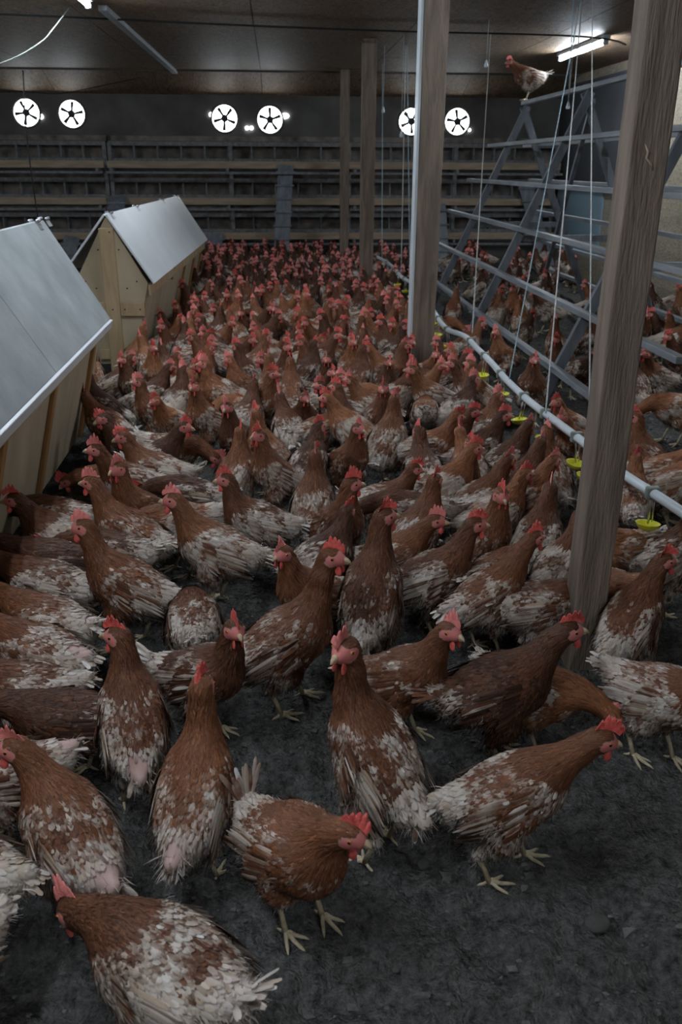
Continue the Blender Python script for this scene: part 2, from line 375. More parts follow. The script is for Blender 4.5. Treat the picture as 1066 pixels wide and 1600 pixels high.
# ---------------------------------------------------------------- nest bank along the back wall
def nest_bank(xa, xb, label):
    t = empty('nest_bank', ((xa+xb)/2, YB-0.02, 0)); tag(t, label, 'nest boxes', 'banks of nests along the back wall')
    cx = (xa+xb)/2; w = (xb-xa)/2-0.02; n = int(round((xb-xa)/0.275)); yo = -0.16
    for ti, zt in enumerate((1.2, 0.79, 0.39)):
        b = Buf()
        b.box((-w, -0.02, zt+0.03), (w, 0.0, zt+0.33))          # back sheet
        b.box((-w, yo, zt+0.03), (w, 0, zt+0.045))               # cell floor
        b.box((-w, yo, zt+0.235), (w, 0, zt+0.25))               # cell roof
        for k in range(n+1):
            x_ = -w+2*w*k/n; b.box((x_-0.009, yo, zt+0.045), (x_+0.009, -0.02, zt+0.235), 1)
        link('nest_row', b.mesh('nest_row', ['cell', 'grey_wood']), t)
        b = Buf(); b.box((-w-0.01, yo-0.02, zt+0.215), (w+0.01, yo+0.0, zt+0.262)); b.box((-w-0.01, yo-0.02, zt+0.02), (w+0.01, yo, zt+0.075))
        link('lip_board', b.mesh('lip_board', ['grey_wood']), t)
        b = Buf(); b.box((-w-0.01, yo-0.22, zt-0.035), (w+0.01, yo-0.185, zt+0.045)); 
        bevel(link('perch_board', b.mesh('perch_board', ['tan_wood']), t))
        b = Buf(); b.box((-w-0.01, yo-0.33, zt-0.095), (w+0.01, yo-0.30, zt-0.07)); link('perch_rail', b.mesh('perch_rail', ['grey_wood']), t)
        for x_ in (-w+0.05, 0, w-0.05):
            b = Buf(); b.beam((x_, yo+0.02, zt-0.03), (x_, yo-0.34, zt-0.06), 0.03, 0.04); link('bracket', b.mesh('bracket', ['grey_wood']), t)
    for x_ in (-w, 0.03, w):
        b = Buf(); b.box((x_-0.022, yo-0.04, 0), (x_+0.022, yo-0.005, 1.45)); link('upright', b.mesh('upright', ['grey_wood']), t)
    b = Buf(); b.box((-w-0.01, yo, 1.452), (w+0.01, 0, 1.47)); link('top_board', b.mesh('top_board', ['dark']), t)
    b = Buf(); b.box((-w-0.01, yo+0.01, 0.0), (w+0.01, yo+0.03, 0.36)); link('kick_board', b.mesh('kick_board', ['dark']), t)
nest_bank(-4.92, -2.02, 'left bank of dark nest compartments below the leftmost fans')
nest_bank(-2.0, 0.86, 'middle bank of dark nest compartments behind the far nest box')
nest_bank(0.88, 3.5, 'right bank of dark nest compartments behind the perch rack')

def ramp(x0, z0, x1, z1, w, label):
    y0 = YB-0.42; y1 = YB-0.75
    t = empty('hen_ramp', ((x0+x1)/2, y1, 0)); tag(t, label, 'ramp', 'cleated ramps up to the nests')
    o = np.array([(x0+x1)/2, y1, 0]); P = np.array([x0, y0, z0])-o; Q = np.array([x1, y1, z1])-o
    b = Buf(); b.beam(P, Q, w, 0.02, up=(0, -1, 0.2)); link('ramp_board', b.mesh('ramp_board', ['frame_wood']), t)
    n = int(abs(z0-z1)/0.17)+1
    for k in range(n):
        c = P+(Q-P)*(k+0.5)/n+np.array([0, -0.02, 0])
        b = Buf(); b.box(c-np.array([w/2+0.02, 0.012, 0.01]), c+np.array([w/2+0.02, 0.012, 0.01])); link('cleat', b.mesh('cleat', ['frame_wood']), t)
def bx(px, py): 
    c = aty(px, py, YB-0.6); return c[0], max(c[2], 0.0)
def rampx(p, q, w, label):
    a, za = bx(*p); b_, zb = bx(*q); ramp(a, za, b_, zb if zb > 0.15 else 0.0, w, label)
rampx((447, 258), (438, 420), 0.18, 'tall cleated ramp rising to the top nests right of the far nest box')
rampx((334, 366), (333, 425), 0.2, 'short cleated ramp at the lowest nests just beside the far nest box')
rampx((180, 308), (182, 345), 0.2, 'pale ramp piece at the nests above the gap between both nest boxes')
rampx((690, 320), (690, 425), 0.16, 'cleated ramp seen just right of the tall middle post')
rampx((826, 285), (852, 425), 0.17, 'slanting cleated ramp seen through the perch rack')
rampx((108, 372), (104, 425), 0.18, 'low ramp behind the far end of the near nest box')

# ---------------------------------------------------------------- posts
def post(x, y, w, d, label, h=CEIL, lit=False):
    t = empty('timber_post', (x, y, 0)); tag(t, label, 'post', 'timber posts holding the ceiling')
    b = Buf(); n = 14
    zs = np.linspace(-0.03, h, n); rr = np.random.RandomState(int(y*10))
    V = []
    for z in zs:
        jx, jy = rr.normal(0, 0.0012, 2)
        for a, c in ((-1, -1), (1, -1), (1, 1), (-1, 1)): V.append((a*w/2+jx, c*d/2+jy, z))
    F = [(i*4+j, i*4+(j+1) % 4, (i+1)*4+(j+1) % 4, (i+1)*4+j) for i in range(n-1) for j in range(4)]
    F += [(0, 3, 2, 1), ((n-1)*4, (n-1)*4+1, (n-1)*4+2, (n-1)*4+3)]
    b.add(V, F); bevel(link('post_shaft', b.mesh('post_shaft', ['post']), t), 0.004)
    return t
post(0.765, 1.90, 0.082, 0.078, 'large weathered timber post at the right, nearest the camera')
p2 = post(0.81, 4.87, 0.125, 0.11, 'timber post in the middle with a pale strip down its left edge')
b = Buf(); b.box((-0.077, -0.05, 0.0), (-0.063, 0.05, CEIL-0.01)); tag(link('pale_edge_strip', b.mesh('pale_edge_strip', ['pipe']), p2), 'pale painted strip')
post(0.82, 8.25, 0.12, 0.11, 'timber post behind the middle post, left of two hanging cords')
post(0.80, 10.75, 0.10, 0.1, 'farthest timber post standing close to the back wall nests')
post(-2.42, 7.9, 0.11, 0.11, 'slanting looking timber post at the far left behind the near nest box')
b = Buf(); b.tube([(-0.012, -0.040, 1.245), (-0.004, -0.041, 1.230), (-0.006, -0.041, 1.218), (0.004, -0.041, 1.208), (0.012, -0.040, 1.195)], [0.001, 0.0035, 0.002, 0.003, 0.001], 6)
pn = [o for o in bpy.data.objects if o.name == 'timber_post'][0]
tag(link('resin_streak', b.mesh('resin_streak', ['tan_wood']), pn), 'pale yellow resin streak')

# ---------------------------------------------------------------- wooden nest boxes
def nest_box(name_label, x, y0, y1, rz, near, zr=0.93, ze=0.56):
    Lh = (y1-y0)/2; t = empty('nest_box', (x, (y0+y1)/2, 0), rz); tag(t, name_label, 'nest box', 'gabled wooden nest boxes on the left')
    E_, BZ, BW = 0.225, 0.07, 0.10
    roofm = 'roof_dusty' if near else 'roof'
    for s in (-1, 1):     # the two end panels
        prof = [(-BW, BZ), (BW, BZ), (E_-0.012, ze-0.01), (0.0, zr-0.012), (0, zr-0.012), (-E_+0.012, ze-0.01)]
        b = Buf(); y = s*Lh
        poly = [(-BW, BZ), (BW, BZ), (E_-0.012, ze-0.01), (-E_+0.012, ze-0.01)]
        for q in (poly, [(-E_+0.012, ze-0.01), (E_-0.012, ze-0.01), (0.004, zr-0.014), (-0.004, zr-0.014)]):
            V = [(a, y-0.008, c) for a, c in q]+[(a, y+0.008, c) for a, c in q]
            b.add(V, [(0, 1, 2, 3), (7, 6, 5, 4), (0, 4, 5, 1), (1, 5, 6, 2), (2, 6, 7, 3), (3, 7, 4, 0)])
        ep = link('end_panel', b.mesh('end_panel', ['ply']), t)
        yy = y+s*0.02
        b = Buf(); b.box((-0.042, min(y+s*0.008, y+s*0.034), -0.02), (0.042, max(y+s*0.008, y+s*0.034), zr-0.07)); bevel(link('centre_plank', b.mesh('centre_plank', ['ply_plank']), t))
        ya_, yb_ = min(y+s*0.009, y+s*0.028), max(y+s*0.009, y+s*0.028)
        for nm_, xa_, xb_, za_, zb_ in (('cross_plank', -0.185, -0.044, 0.36, 0.44), ('cross_plank', 0.044, 0.185, 0.36, 0.44), ('foot_plank', 0.044, 0.1, 0.1, 0.16), ('foot_plank', -0.1, -0.044, 0.1, 0.16)):
            bevel(boxo(nm_, (xa_, ya_, za_), (xb_, yb_, zb_), 'ply_plank', t))
        for sx, sz in ((-.09, .52), (.09, .52), (-.15, .56), (.15, .56), (-.06, .74), (.06, .74), (.07, .40), (.16, .40), (-.07, .40), (-.16, .40), (0, .40), (.02, .84)):
            b = Buf(); yb_ = y+s*(0.034 if abs(sx) < 0.042 else (0.028 if sz < .45 else 0.008)); b.tube([(sx, yb_, sz), (sx, yb_+s*0.003, sz)], 0.0045, 8); link('screw', b.mesh('screw', ['black']), ep)
    for s in (-1, 1):     # side panels leaning in to the foot
        b = Buf()
        P = np.array([s*(E_-0.02), 0, ze-0.02]); Q = np.array([s*(BW+0.0), 0, BZ])
        nrm = np.array([s*(P[2]-Q[2]), 0, -s*(P[0]-Q[0])*1.0]); nrm /= np.linalg.norm(nrm)
        V = []
        for off in (0, 0.012):
            for y in (-Lh+0.01, Lh-0.01): V += [Q+nrm*off+(0, y, 0), P+nrm*off+(0, y, 0)]
        # order: 0 Q-,1 P-,2 Q+,3 P+,4..7 outer
        b.add(V, [(0, 1, 3, 2), (4, 6, 7, 5), (0, 2, 6, 4), (1, 5, 7, 3), (0, 4, 5, 1), (2, 3, 7, 6)])
        link('side_panel', b.mesh('side_panel', ['ply']), t)
        up = (P-Q)/np.linalg.norm(P-Q); Hn = np.linalg.norm(P-Q)
        ys = (-1.32, -0.75, -0.1, 0.55, 1.32) if near else (-0.55, 0.2, 0.85, 1.4)
        for y in ys:
            lean = 0.07
            A = Q+nrm*0.02+np.array([0, y-lean, 0])+up*0.01; B_ = Q+nrm*0.02+np.array([0, y+lean*0.3, 0])+up*(Hn-(0.02 if near else 0.0))
            if not near: A = A if y > 0 else Q+nrm*0.02+np.array([0, y, 0])+up*(Hn-0.09)
            b = Buf(); b.beam(A, B_, 0.045 if near else 0.03, 0.016, up=nrm); bevel(link('batten', b.mesh('batten', ['orange_wood']), t))
        b = Buf(); b.box((s*(E_-0.005)-0.008, -Lh+0.0, ze-0.085), (s*(E_-0.005)+0.008, Lh-0.0, ze-0.022)); bevel(link('eave_board', b.mesh('eave_board', ['ply_plank']), t))
    for s in (-1, 1):     # hinged lids
        ov = 0.022
        R_ = np.array([0.0, 0, zr]); Ed = np.array([s*(E_+ov), 0, ze-0.015])
        lift = 0.06 if (s < 0 and not near) else 0.0
        Ed = Ed+np.array([-0.02*(lift > 0), 0, lift])
        d = (Ed-R_)/np.linalg.norm(Ed-R_); nn = np.array([-d[2]*s, 0, d[0]*s]); nn = nn if nn[2] > 0 else -nn
        segs = ((-Lh-0.02, 0.407), (0.413, Lh+0.02)) if near else ((-Lh-0.02, Lh+0.02),)
        for ya, yb in segs:
            V = []
            for off in (0, 0.012):
                for p_ in (R_, Ed):
                    for y in (ya, yb): V.append(p_+nn*off+np.array([0, y, 0]))
            b = Buf(); b.add(V, [(0, 1, 3, 2), (4, 6, 7, 5), (0, 4, 5, 1), (2, 3, 7, 6), (0, 2, 6, 4), (1, 5, 7, 3)])
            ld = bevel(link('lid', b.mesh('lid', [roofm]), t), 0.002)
            for y in (ya+0.12, yb-0.12, (ya+yb)/2-0.6, (ya+yb)/2+0.6):
                b = Buf(); c = R_+nn*0.014+d*0.02; b.beam(c+np.array([0, y-0.03, 0]), c+np.array([0, y+0.03, 0]), 0.03, 0.004, up=nn); b.tube([R_+nn*0.018+np.array([0, y-0.03, 0]), R_+nn*0.018+np.array([0, y+0.03, 0])], 0.007, 8)
                link('hinge', b.mesh('hinge', ['steel']), ld)
        if near:
            b = Buf(); Ee = R_+d*(np.linalg.norm(Ed-R_)+0.012)
            b.beam(Ee+np.array([0, -Lh-0.02, -0.005]), Ee+np.array([0, Lh+0.02, -0.005]), 0.02, 0.04, up=(s*0.3, 0, 1)); bevel(link('edge_strip', b.mesh('edge_strip', ['roof']), t))
nest_box('far gabled nest box of pale plywood with a smooth white lid', -0.945, 5.32, 8.5, math.radians(-1.4), False)
NBC = (-0.86, 2.55)
nest_box('near gabled nest box with dusty grey lids, cut off by the left edge', -1.0, 1.0, 4.0, math.radians(0.8), True, zr=0.97)

# ---------------------------------------------------------------- perch rack
AX, AZ, HX = 2.15, 1.68, 0.74
rk = empty('perch_rack', (AX, 6.3, 0)); tag(rk, 'tall A-shaped perch rack of grey timber rails behind the drinker line', 'perch rack')
for y in (4.5, 6.4, 8.0):
    b = Buf(); b.beam((-HX-0.01, y-6.3, -0.02), (0.015, y-6.3, AZ), 0.035, 0.055, up=(1, 0, 0.4)); link('leg', b.mesh('leg', ['frame_wood']), rk)
    b = Buf(); b.beam((HX+0.01, y-6.26, -0.02), (-0.015, y-6.26, AZ), 0.035, 0.055, up=(1, 0, 0.4)); link('leg', b.mesh('leg', ['frame_wood']), rk)
    b = Buf(); b.beam((-0.42, y-6.28, 0.72), (0.42, y-6.28, 0.72), 0.03, 0.045); link('cross_brace', b.mesh('cross_brace', ['frame_wood']), rk)
b = Buf(); b.beam((0.02, 0.05, 1.62), (-0.02+0.35, 1.9, 0.1), 0.03, 0.04); link('diagonal_brace', b.mesh('diagonal_brace', ['frame_wood']), rk)
RYE = [8.55, 8.75, 9.0, 9.1, 9.35]
for i, z in enumerate((1.38, 1.08, 0.79, 0.49, 0.2)):
    xo = HX*(1-z/AZ)+0.035
    for s in (-1, 1):
        b = Buf(); ya, yb = (-3.1+0.03*i, RYE[i]-6.3)
        b.beam((s*xo, ya, z), (s*xo, yb, z), 0.045, 0.03); bevel(link('perch_rail', b.mesh('perch_rail', ['rail_wood']), rk))
b = Buf(); b.beam((0, -3.1, AZ+0.03), (0, 1.78, AZ+0.03), 0.05, 0.03); bevel(link('ridge_rail', b.mesh('ridge_rail', ['rail_wood']), rk))

# ---------------------------------------------------------------- drinker line
PZ = 0.335
pp = [(1150, 865), (1066, 800), (975, 745), (905, 688), (830, 628), (790, 590), (768, 566), (745, 545), (728, 527), (715, 522), (700, 518), (690, 505), (680, 487), (660, 462), (648, 447), (640, 440), (628, 432), (615, 418), (602, 409), (590, 402)]
P = np.array([atz(a, b_, PZ) for a, b_ in pp])
# resample smoothly
def smooth_path(P, n):
    s = np.concatenate([[0], np.cumsum(np.linalg.norm(np.diff(P, axis=0), axis=1))]); t = np.linspace(0, s[-1], n)
    Q = np.stack([np.interp(t, s, P[:, k]) for k in range(3)], 1)
    for _ in range(2):
        Q[1:-1] = (Q[:-2]+2*Q[1:-1]+Q[2:])/4
    return Q
PL = smooth_path(P, 160)
# sag between the hangers rather than snaking on the level
PL[:, 2] += 0.006*np.sin(PL[:, 1]*3.1)
o0 = PL[0].copy(); dl = empty('drinker_line', (float(o0[0]), float(o0[1]), 0)); tag(dl, 'long white plastic drinker pipe hung on cords beside the posts', 'drinker line')
base = np.array([o0[0], o0[1], 0])
b = Buf(); b.tube(PL-base, 0.0145, 12); link('pipe', b.mesh('pipe', ['pipe']), dl)
ci = 0
cupys = [2.24, 2.62, 2.8, 3.09, 3.37, 3.8, 4.14, 4.5, 4.9, 5.3, 5.7, 6.1, 6.5, 6.9, 7.3, 7.7, 8.1, 8.5]
def cup_mesh():
    b = Buf(); a = np.linspace(0, 2*np.pi, 20, endpoint=False); V = []
    for rr, z in ((0.001, -0.008), (0.014, -0.008), (0.027, 0.0), (0.033, 0.011), (0.036, 0.012), (0.034, 0.009), (0.027, -0.003), (0.014, -0.011), (0.001, -0.011)):
        V.append(np.stack([rr*np.cos(a), rr*np.sin(a), np.full(20, z)], 1))
    b.add(np.vstack(V), [(i*20+j, i*20+(j+1) % 20, (i+1)*20+(j+1) % 20, (i+1)*20+j) for i in range(8) for j in range(20)], smooth=True); return b
for y in cupys:
    k = int(np.argmin(abs(PL[:, 1]-y))); c = PL[k]-base
    tlt = 0.012*math.sin(y*7)
    b = Buf(); b.tube([c+(0, 0, -0.01), c+(tlt*0.5, 0, -0.045), c+(tlt, 0, -0.095)], [0.0045, 0.0035, 0.003], 7, 0)
    b.tube([c+(0.011, 0, -0.012), c+(tlt+0.011, 0, -0.09)], 0.0022, 6, 0)
    st = link('drop_tube', b.mesh('drop_tube', ['steel']), dl)
    b = Buf(); b.box(c-np.array([0.02, 0.011, 0.019]), c+np.array([0.02, 0.011, 0.019])); bevel(link('pipe_clamp', b.mesh('pipe_clamp', ['clamp']), dl), 0.006)
    cu = link('cup', cup_mesh().mesh('cup', ['yellow']), dl); cu.location = tuple(c+np.array([tlt, 0, -0.105])); cu.rotation_euler = (0.1*math.sin(y*5), 0.15*math.sin(y*3), 0)

def cord(name, P, r, mat, label, group='hanging cords', twist=True, sag=0.0):
    P = np.array(P, float); n = 60 if twist else 24
    Q = smooth_path(P, n) if len(P) > 2 else P[0]+(P[1]-P[0])*np.linspace(0, 1, n)[:, None]
    if sag: Q[:, 2] -= sag*4*np.linspace(0, 1, n)*(1-np.linspace(0, 1, n))
    o_ = Q[-1].copy(); b = Buf(); b.tube(Q-o_, r, 6)
    o = link(name, b.mesh(name, [mat])); o.location = tuple(o_); tag(o, label, 'cord' if 'rope' in name else 'cable', group)
    return o
def pipe_at(px, py):
    q = atz(px, py, PZ+0.012); return q
ZC = CEIL-0.002
cord('hanging_rope', [atz(767, 52, ZC), pipe_at(738, 520)], 0.0035, 'rope', 'pale twisted cord hanging just right of the middle post')
cord('hanging_rope', [atz(912, -20, ZC), pipe_at(796, 592)], 0.003, 'blue_rope', 'blue grey cord slanting down to the drinker pipe through the rack')
cord('hanging_rope', [atz(910, 2, ZC), pipe_at(853, 645)], 0.0034, 'rope', 'twisted cord hanging second from the large right post')
cord('hanging_rope', [atz(926, -8, ZC), pipe_at(921, 702)], 0.003, 'rope', 'white cord hanging closest to the large right post')
cord('hanging_rope', [atz(898, -30, ZC), aty(888, 168, 6.5)], 0.003, 'blue_rope', 'short cord end with a white bob above the perch rack')
cord('hanging_rope', [atz(598, 100, ZC), atz(597, 405, PZ)], 0.004, 'blue_rope', 'thin blue grey cord right of the post behind the middle')
cord('hanging_rope', [atz(634, 70, ZC), atz(627, 428, PZ)], 0.004, 'rope', 'left one of two close cords left of the middle post')
cord('hanging_rope', [atz(636, 70, ZC), atz(641, 438, PZ)], 0.004, 'blue_rope', 'right one of two close cords left of the middle post')
# bobs on the cords
for p, z, lb in [((760, 100), None, 'small white bob on the cord right of the middle post'), ((888, 165), None, 'small white bell shaped bob above the perch rack'), ((599, 172), None, 'small pale bob on the cord near the far posts'), ((627, 210), None, 'small pale bob hanging beside the fan near the middle post')]:
    c = aty(p[0], p[1], {760: 7.1, 888: 6.5, 599: 8.6, 627: 7.9}[p[0]]); b = Buf(); b.tube([(0, 0, 0.028), (0, 0, 0.018), (0, 0, -0.012), (0, 0, -0.022)], [0.004, 0.008, 0.016, 0.012], 12)
    o = link('cord_bob', b.mesh('cord_bob', ['pipe'])); o.location = tuple(c); tag(o, lb, 'bob', 'bobs on the cords')
    b = Buf(); b.tube([(0, 0, 0.02), (0, 0, ZC-c[2])], 0.002, 5); link('string', b.mesh('string', ['rope']), o)

# cables on the ceiling
cord('ceiling_cable', [atz(-60, 20, 2.17), atz(120, 27, 2.17), atz(270, 35, 2.165), atz(533, 46, 2.17), atz(700, 51, 2.165), atz(860, 54, 2.17), atz(965, 60, 2.16), atz(978, 70, 2.16)], 0.007, 'black', 'black cable running right across the ceiling', 'cables', False)
cord('ceiling_cable', [atz(108, 12, 2.19), aty(70, 62, 5.6), aty(30, 88, 5.3), aty(-30, 110, 5.0)], 0.0035, 'clamp', 'pale cable drooping from the left lamp to the left edge', 'cables', False)
cord('ceiling_cable', [aty(-10, 138, 9.5), aty(90, 148, 9.6), aty(140, 138, 9.7), aty(225, 120, 10.2)], 0.004, 'black', 'thin cable drooping above the two left fans', 'cables', False)
cord('ceiling_cable', [aty(36, 110, 8.6), aty(40, 200, 8.6), aty(50, 280, 8.6), aty(60, 345, 8.6)], 0.006, 'black', 'dark cable hanging beside the left post in front of a fan', 'cables', False)

# ---------------------------------------------------------------- lamps
LL = ['lit fluorescent tube on the ceiling above the perch rack', 'lit tube lamp on the ceiling over the left nest boxes']
for k, (x, ya, yb) in enumerate(TUBES):
    yc = (ya+yb)/2; t = empty('tube_lamp', (x, yc, CEIL)); h = (yb-ya)/2
    tag(t, LL[k] if k < 2 else ['lit tube lamp on the ceiling over the aisle between the nest boxes', 'lit tube lamp on the ceiling above the camera', 'lit tube lamp on the ceiling right of the camera', 'added tube lamp out of view at the far left, brightening the back', 'lit tube lamp on the ceiling behind the camera'][k-2], 'lamp', 'tube lamps on the ceiling')
    b = Buf(); b.box((-0.03, -h-0.03, -0.035), (0.03, h+0.03, -0.001)); bevel(link('lamp_housing', b.mesh('lamp_housing', ['batten']), t), 0.006)
    b = Buf(); b.tube([(0, -h, -0.055), (0, h, -0.055)], 0.016, 12); link('lamp_tube', b.mesh('lamp_tube', ['tube']), t)
    for s in (-1, 1):
        b = Buf(); b.box((-0.018, s*h-0.018, -0.075), (0.018, s*h+0.018, -0.03)); bevel(link('end_cap', b.mesh('end_cap', ['batten']), t))
# white trunking running on from the left lamp
A = atz(160, 12, CEIL-0.02); B_ = atz(284, 122, CEIL-0.02); C_ = atz(311, 148, CEIL-0.02)
t = empty('cable_trunking', (float(A[0]), float((A[1]+B_[1])/2), CEIL)); o_ = np.array([A[0], (A[1]+B_[1])/2, CEIL])
tag(t, 'white trunking batten running along the ceiling towards the middle fans', 'trunking')
C_[1] = min(C_[1], 10.9)
b = Buf(); b.beam(A-o_, B_-o_, 0.06, 0.035); bevel(link('batten', b.mesh('batten', ['batten']), t), 0.005)
b = Buf(); b.beam(B_-o_+(0, 0, 0.005), C_-o_+(0, 0, 0.005), 0.025, 0.02); link('conduit', b.mesh('conduit', ['batten']), t)
b = Buf(); b.box(B_-o_-np.array([0.05, 0.06, 0.03]), B_-o_+np.array([0.05, 0.06, 0.018])); bevel(link('junction_box', b.mesh('junction_box', ['batten']), t), 0.008)
# ---------------------------------------------------------------- hens
def nrm(v):
    v = np.asarray(v, float); return v/(np.linalg.norm(v, axis=-1, keepdims=True)+1e-12)
class HenShape:
    """signed distance body of a hen standing at the origin and facing +X"""
    def __init__(s, beta=20, hz=0.215, neck=(50, 68, 72), nl=(0.045, 0.05, 0.045), turn=0, hyaw=0, hpitch=0, feet=((0.02, 0.045), (0.0, -0.045)), plump=1.0, fluff=1.0):
        be = math.radians(beta); s.a = np.array([math.cos(be), 0, math.sin(be)]); s.n = np.array([-math.sin(be), 0, math.cos(be)]); s.y = np.array([0, 1.0, 0])
        B = np.array([-0.012, 0, hz]); s.B = B; s.R = np.stack([s.a, s.y, s.n])
        L = lambda x, y, z: B+s.a*x+s.y*y+s.n*z
        s.L = L; pr = s.pr = []   # (kind, data, region, flow)
        bk = -s.a
        def E(c, r, reg, flow, R=s.R): pr.append(('e', c, R, np.array(r), reg, nrm(flow)))
        def C(p, q, r0, r1, reg, flow): pr.append(('c', np.array(p), np.array(q), (r0, r1), reg, nrm(flow)))
        p_ = plump
        E(L(0, 0, 0), (0.124, 0.069*p_, 0.071*p_), 0, bk-0.1*s.n)
        E(L(0.062, 0, -0.010), (0.062, 0.060*p_, 0.064*p_), 1, bk-0.55*s.n)
        E(L(-0.03, 0, -0.028), (0.085, 0.060*p_, 0.058*p_), 2, bk-0.35*s.n)
        E(L(-0.10, 0, 0.012), (0.062, 0.045*p_, 0.046), 3, bk)
        C(L(-0.12, 0, 0.022), L(-0.165, 0, 0.048), 0.030, 0.015, 3, bk+0.4*s.n)
        for sd in (-1, 1):
            w = nrm(s.a*0.97+s.n*0.16); wn = nrm(np.cross(w, s.y)*-1); wn = np.cross(w, s.y); wn = wn if wn@s.n > 0 else -wn
            E(L(-0.012, sd*0.058*p_, 0.008), (0.098, 0.020, 0.050), 4 if sd < 0 else 5, -w, np.stack([w, s.y, wn]))
        # neck
        N0 = L(0.082, 0, 0.026); pts = [N0]; az = 0; dirs = []
        for k in range(3):
            az += math.radians(turn)*(0.45, 0.35, 0.2)[k]; el = math.radians(neck[k])
            d = np.array([math.cos(el)*math.cos(az), math.cos(el)*math.sin(az), math.sin(el)]); dirs.append(d); pts.append(pts[-1]+d*nl[k])
        s.neck = pts; rr = (0.046, 0.032, 0.0235, 0.0195)
        C(L(0.045, 0, 0.008), N0, 0.060*p_, 0.049, 6, -dirs[0]-0.3*s.a)
        for k in range(3): C(pts[k], pts[k+1], rr[k], rr[k+1], 6, -dirs[k])
        az += math.radians(hyaw); hp = math.radians(hpitch)
        s.hd = np.array([math.cos(hp)*math.cos(az), math.cos(hp)*math.sin(az), math.sin(hp)]); s.hy = nrm(np.cross([0, 0, 1], s.hd)); s.hu = np.cross(s.hd, s.hy)
        H = pts[3]+s.hd*0.010+s.hu*0.006; s.H = H
        E(H, (0.0265, 0.0185, 0.0205), 7, -s.hd, np.stack([s.hd, s.hy, s.hu]))
        C(H+s.hd*0.012-s.hu*0.003, H+s.hd*0.028-s.hu*0.006, 0.012, 0.008, 7, -s.hd)
        # legs: thigh, hock, ankle
        s.legs = []
        for sd, ft in zip((1, -1), feet):
            fx, fy = ft[0], ft[1]; lift = ft[2] if len(ft) > 2 else 0
            hip = L(-0.015, sd*0.040, -0.03); A = np.array([fx-0.005, fy, 0.012+lift]); K = np.array([fx-0.038, fy*0.92, 0.092+lift*0.6])
            kn = (hip+K)/2+np.array([0.02, sd*0.004, 0.0])
            C(hip, kn, 0.047, 0.034, 8, (-0.3, 0, -1)); C(kn, K, 0.034, 0.011, 8, (-0.2, 0, -1)); s.legs.append((K, A, lift))
        s.k = 0.011
    def dists(s, P):
        out = []
        for q in s.pr:
            if q[0] == 'e':
                l = (P-q[1])@q[2].T; k0 = np.linalg.norm(l/q[3], axis=1)+1e-9; k1 = np.linalg.norm(l/q[3]**2, axis=1)+1e-9; out.append(k0*(k0-1)/k1)
            else:
                d = q[2]-q[1]; t = np.clip((P-q[1])@d/(d@d), 0, 1); out.append(np.linalg.norm(P-q[1]-t[:, None]*d, axis=1)-(q[3][0]+(q[3][1]-q[3][0])*t))
        return np.stack(out, 1)
    def sd(s, P):
        D = s.dists(P); m_ = D.min(1); return m_-s.k*np.log(np.exp(-(D-m_[:, None])/s.k).sum(1))
    def grad(s, P, e=0.0008):
        o = np.array([[1, -1, -1], [-1, -1, 1], [-1, 1, -1], [1, 1, 1.0]])
        return nrm(sum(v[None, :]*s.sd(P+v*e)[:, None] for v in o))
    def flow(s, P):
        D = s.dists(P); w = np.exp(-(D-D.min(1)[:, None])/0.012); F = np.array([q[5] for q in s.pr]); reg = np.array([q[4] for q in s.pr])[D.argmin(1)]
        return nrm(w@F), reg
def surface_nets(S, h):
    c = [q[1] for q in S.pr]+[q[2] for q in S.pr if q[0] == 'c']
    c = np.array(c); lo = c.min(0)-0.11; hi = c.max(0)+0.11; lo[2] = max(lo[2], 0.05)
    n = np.ceil((hi-lo)/h).astype(int)+1
    ax = [lo[k]+h*np.arange(n[k]) for k in range(3)]
    G = np.stack(np.meshgrid(*ax, indexing='ij'), -1).reshape(-1, 3)
    v = np.concatenate([S.sd(G[i:i+60000]) for i in range(0, len(G), 60000)]).reshape(n); ins = v < 0
    m_ = n-1; cnt = np.zeros(m_, int)
    for dx in (0, 1):
        for dy in (0, 1):
            for dz in (0, 1): cnt += ins[dx:dx+m_[0], dy:dy+m_[1], dz:dz+m_[2]]
    act = (cnt > 0) & (cnt < 8); idx = -np.ones(m_, int); cells = np.argwhere(act); idx[act] = np.arange(len(cells))
    V = lo+h*(cells+0.5)
    for _ in range(4):
        g = S.grad(V); V = V-g*np.clip(S.sd(V), -h, h)[:, None]*0.9
    F = []
    for axn in range(3):
        a, b, c_ = axn, (axn+1) % 3, (axn+2) % 3
        s1 = [slice(None)]*3; s2 = [slice(None)]*3; s1[a] = slice(0, -1); s2[a] = slice(1, None)
        e = ins[tuple(s1)] != ins[tuple(s2)]; pos = np.argwhere(e); sg = ins[tuple(s1)][e]
        ok = (pos[:, b] > 0) & (pos[:, c_] > 0) & (pos[:, b] < m_[b]) & (pos[:, c_] < m_[c_]); pos = pos[ok]; sg = sg[ok]
        q = []
        for db, dc in ((-1, -1), (0, -1), (0, 0), (-1, 0)):
            p = pos.copy(); p[:, b] += db; p[:, c_] += dc; q.append(idx[p[:, 0], p[:, 1], p[:, 2]])
        q = np.stack(q, 1); q[~sg] = q[~sg][:, ::-1]; F.append(q)
    F = np.vstack(F); F = F[(F >= 0).all(1)]
    return V, F

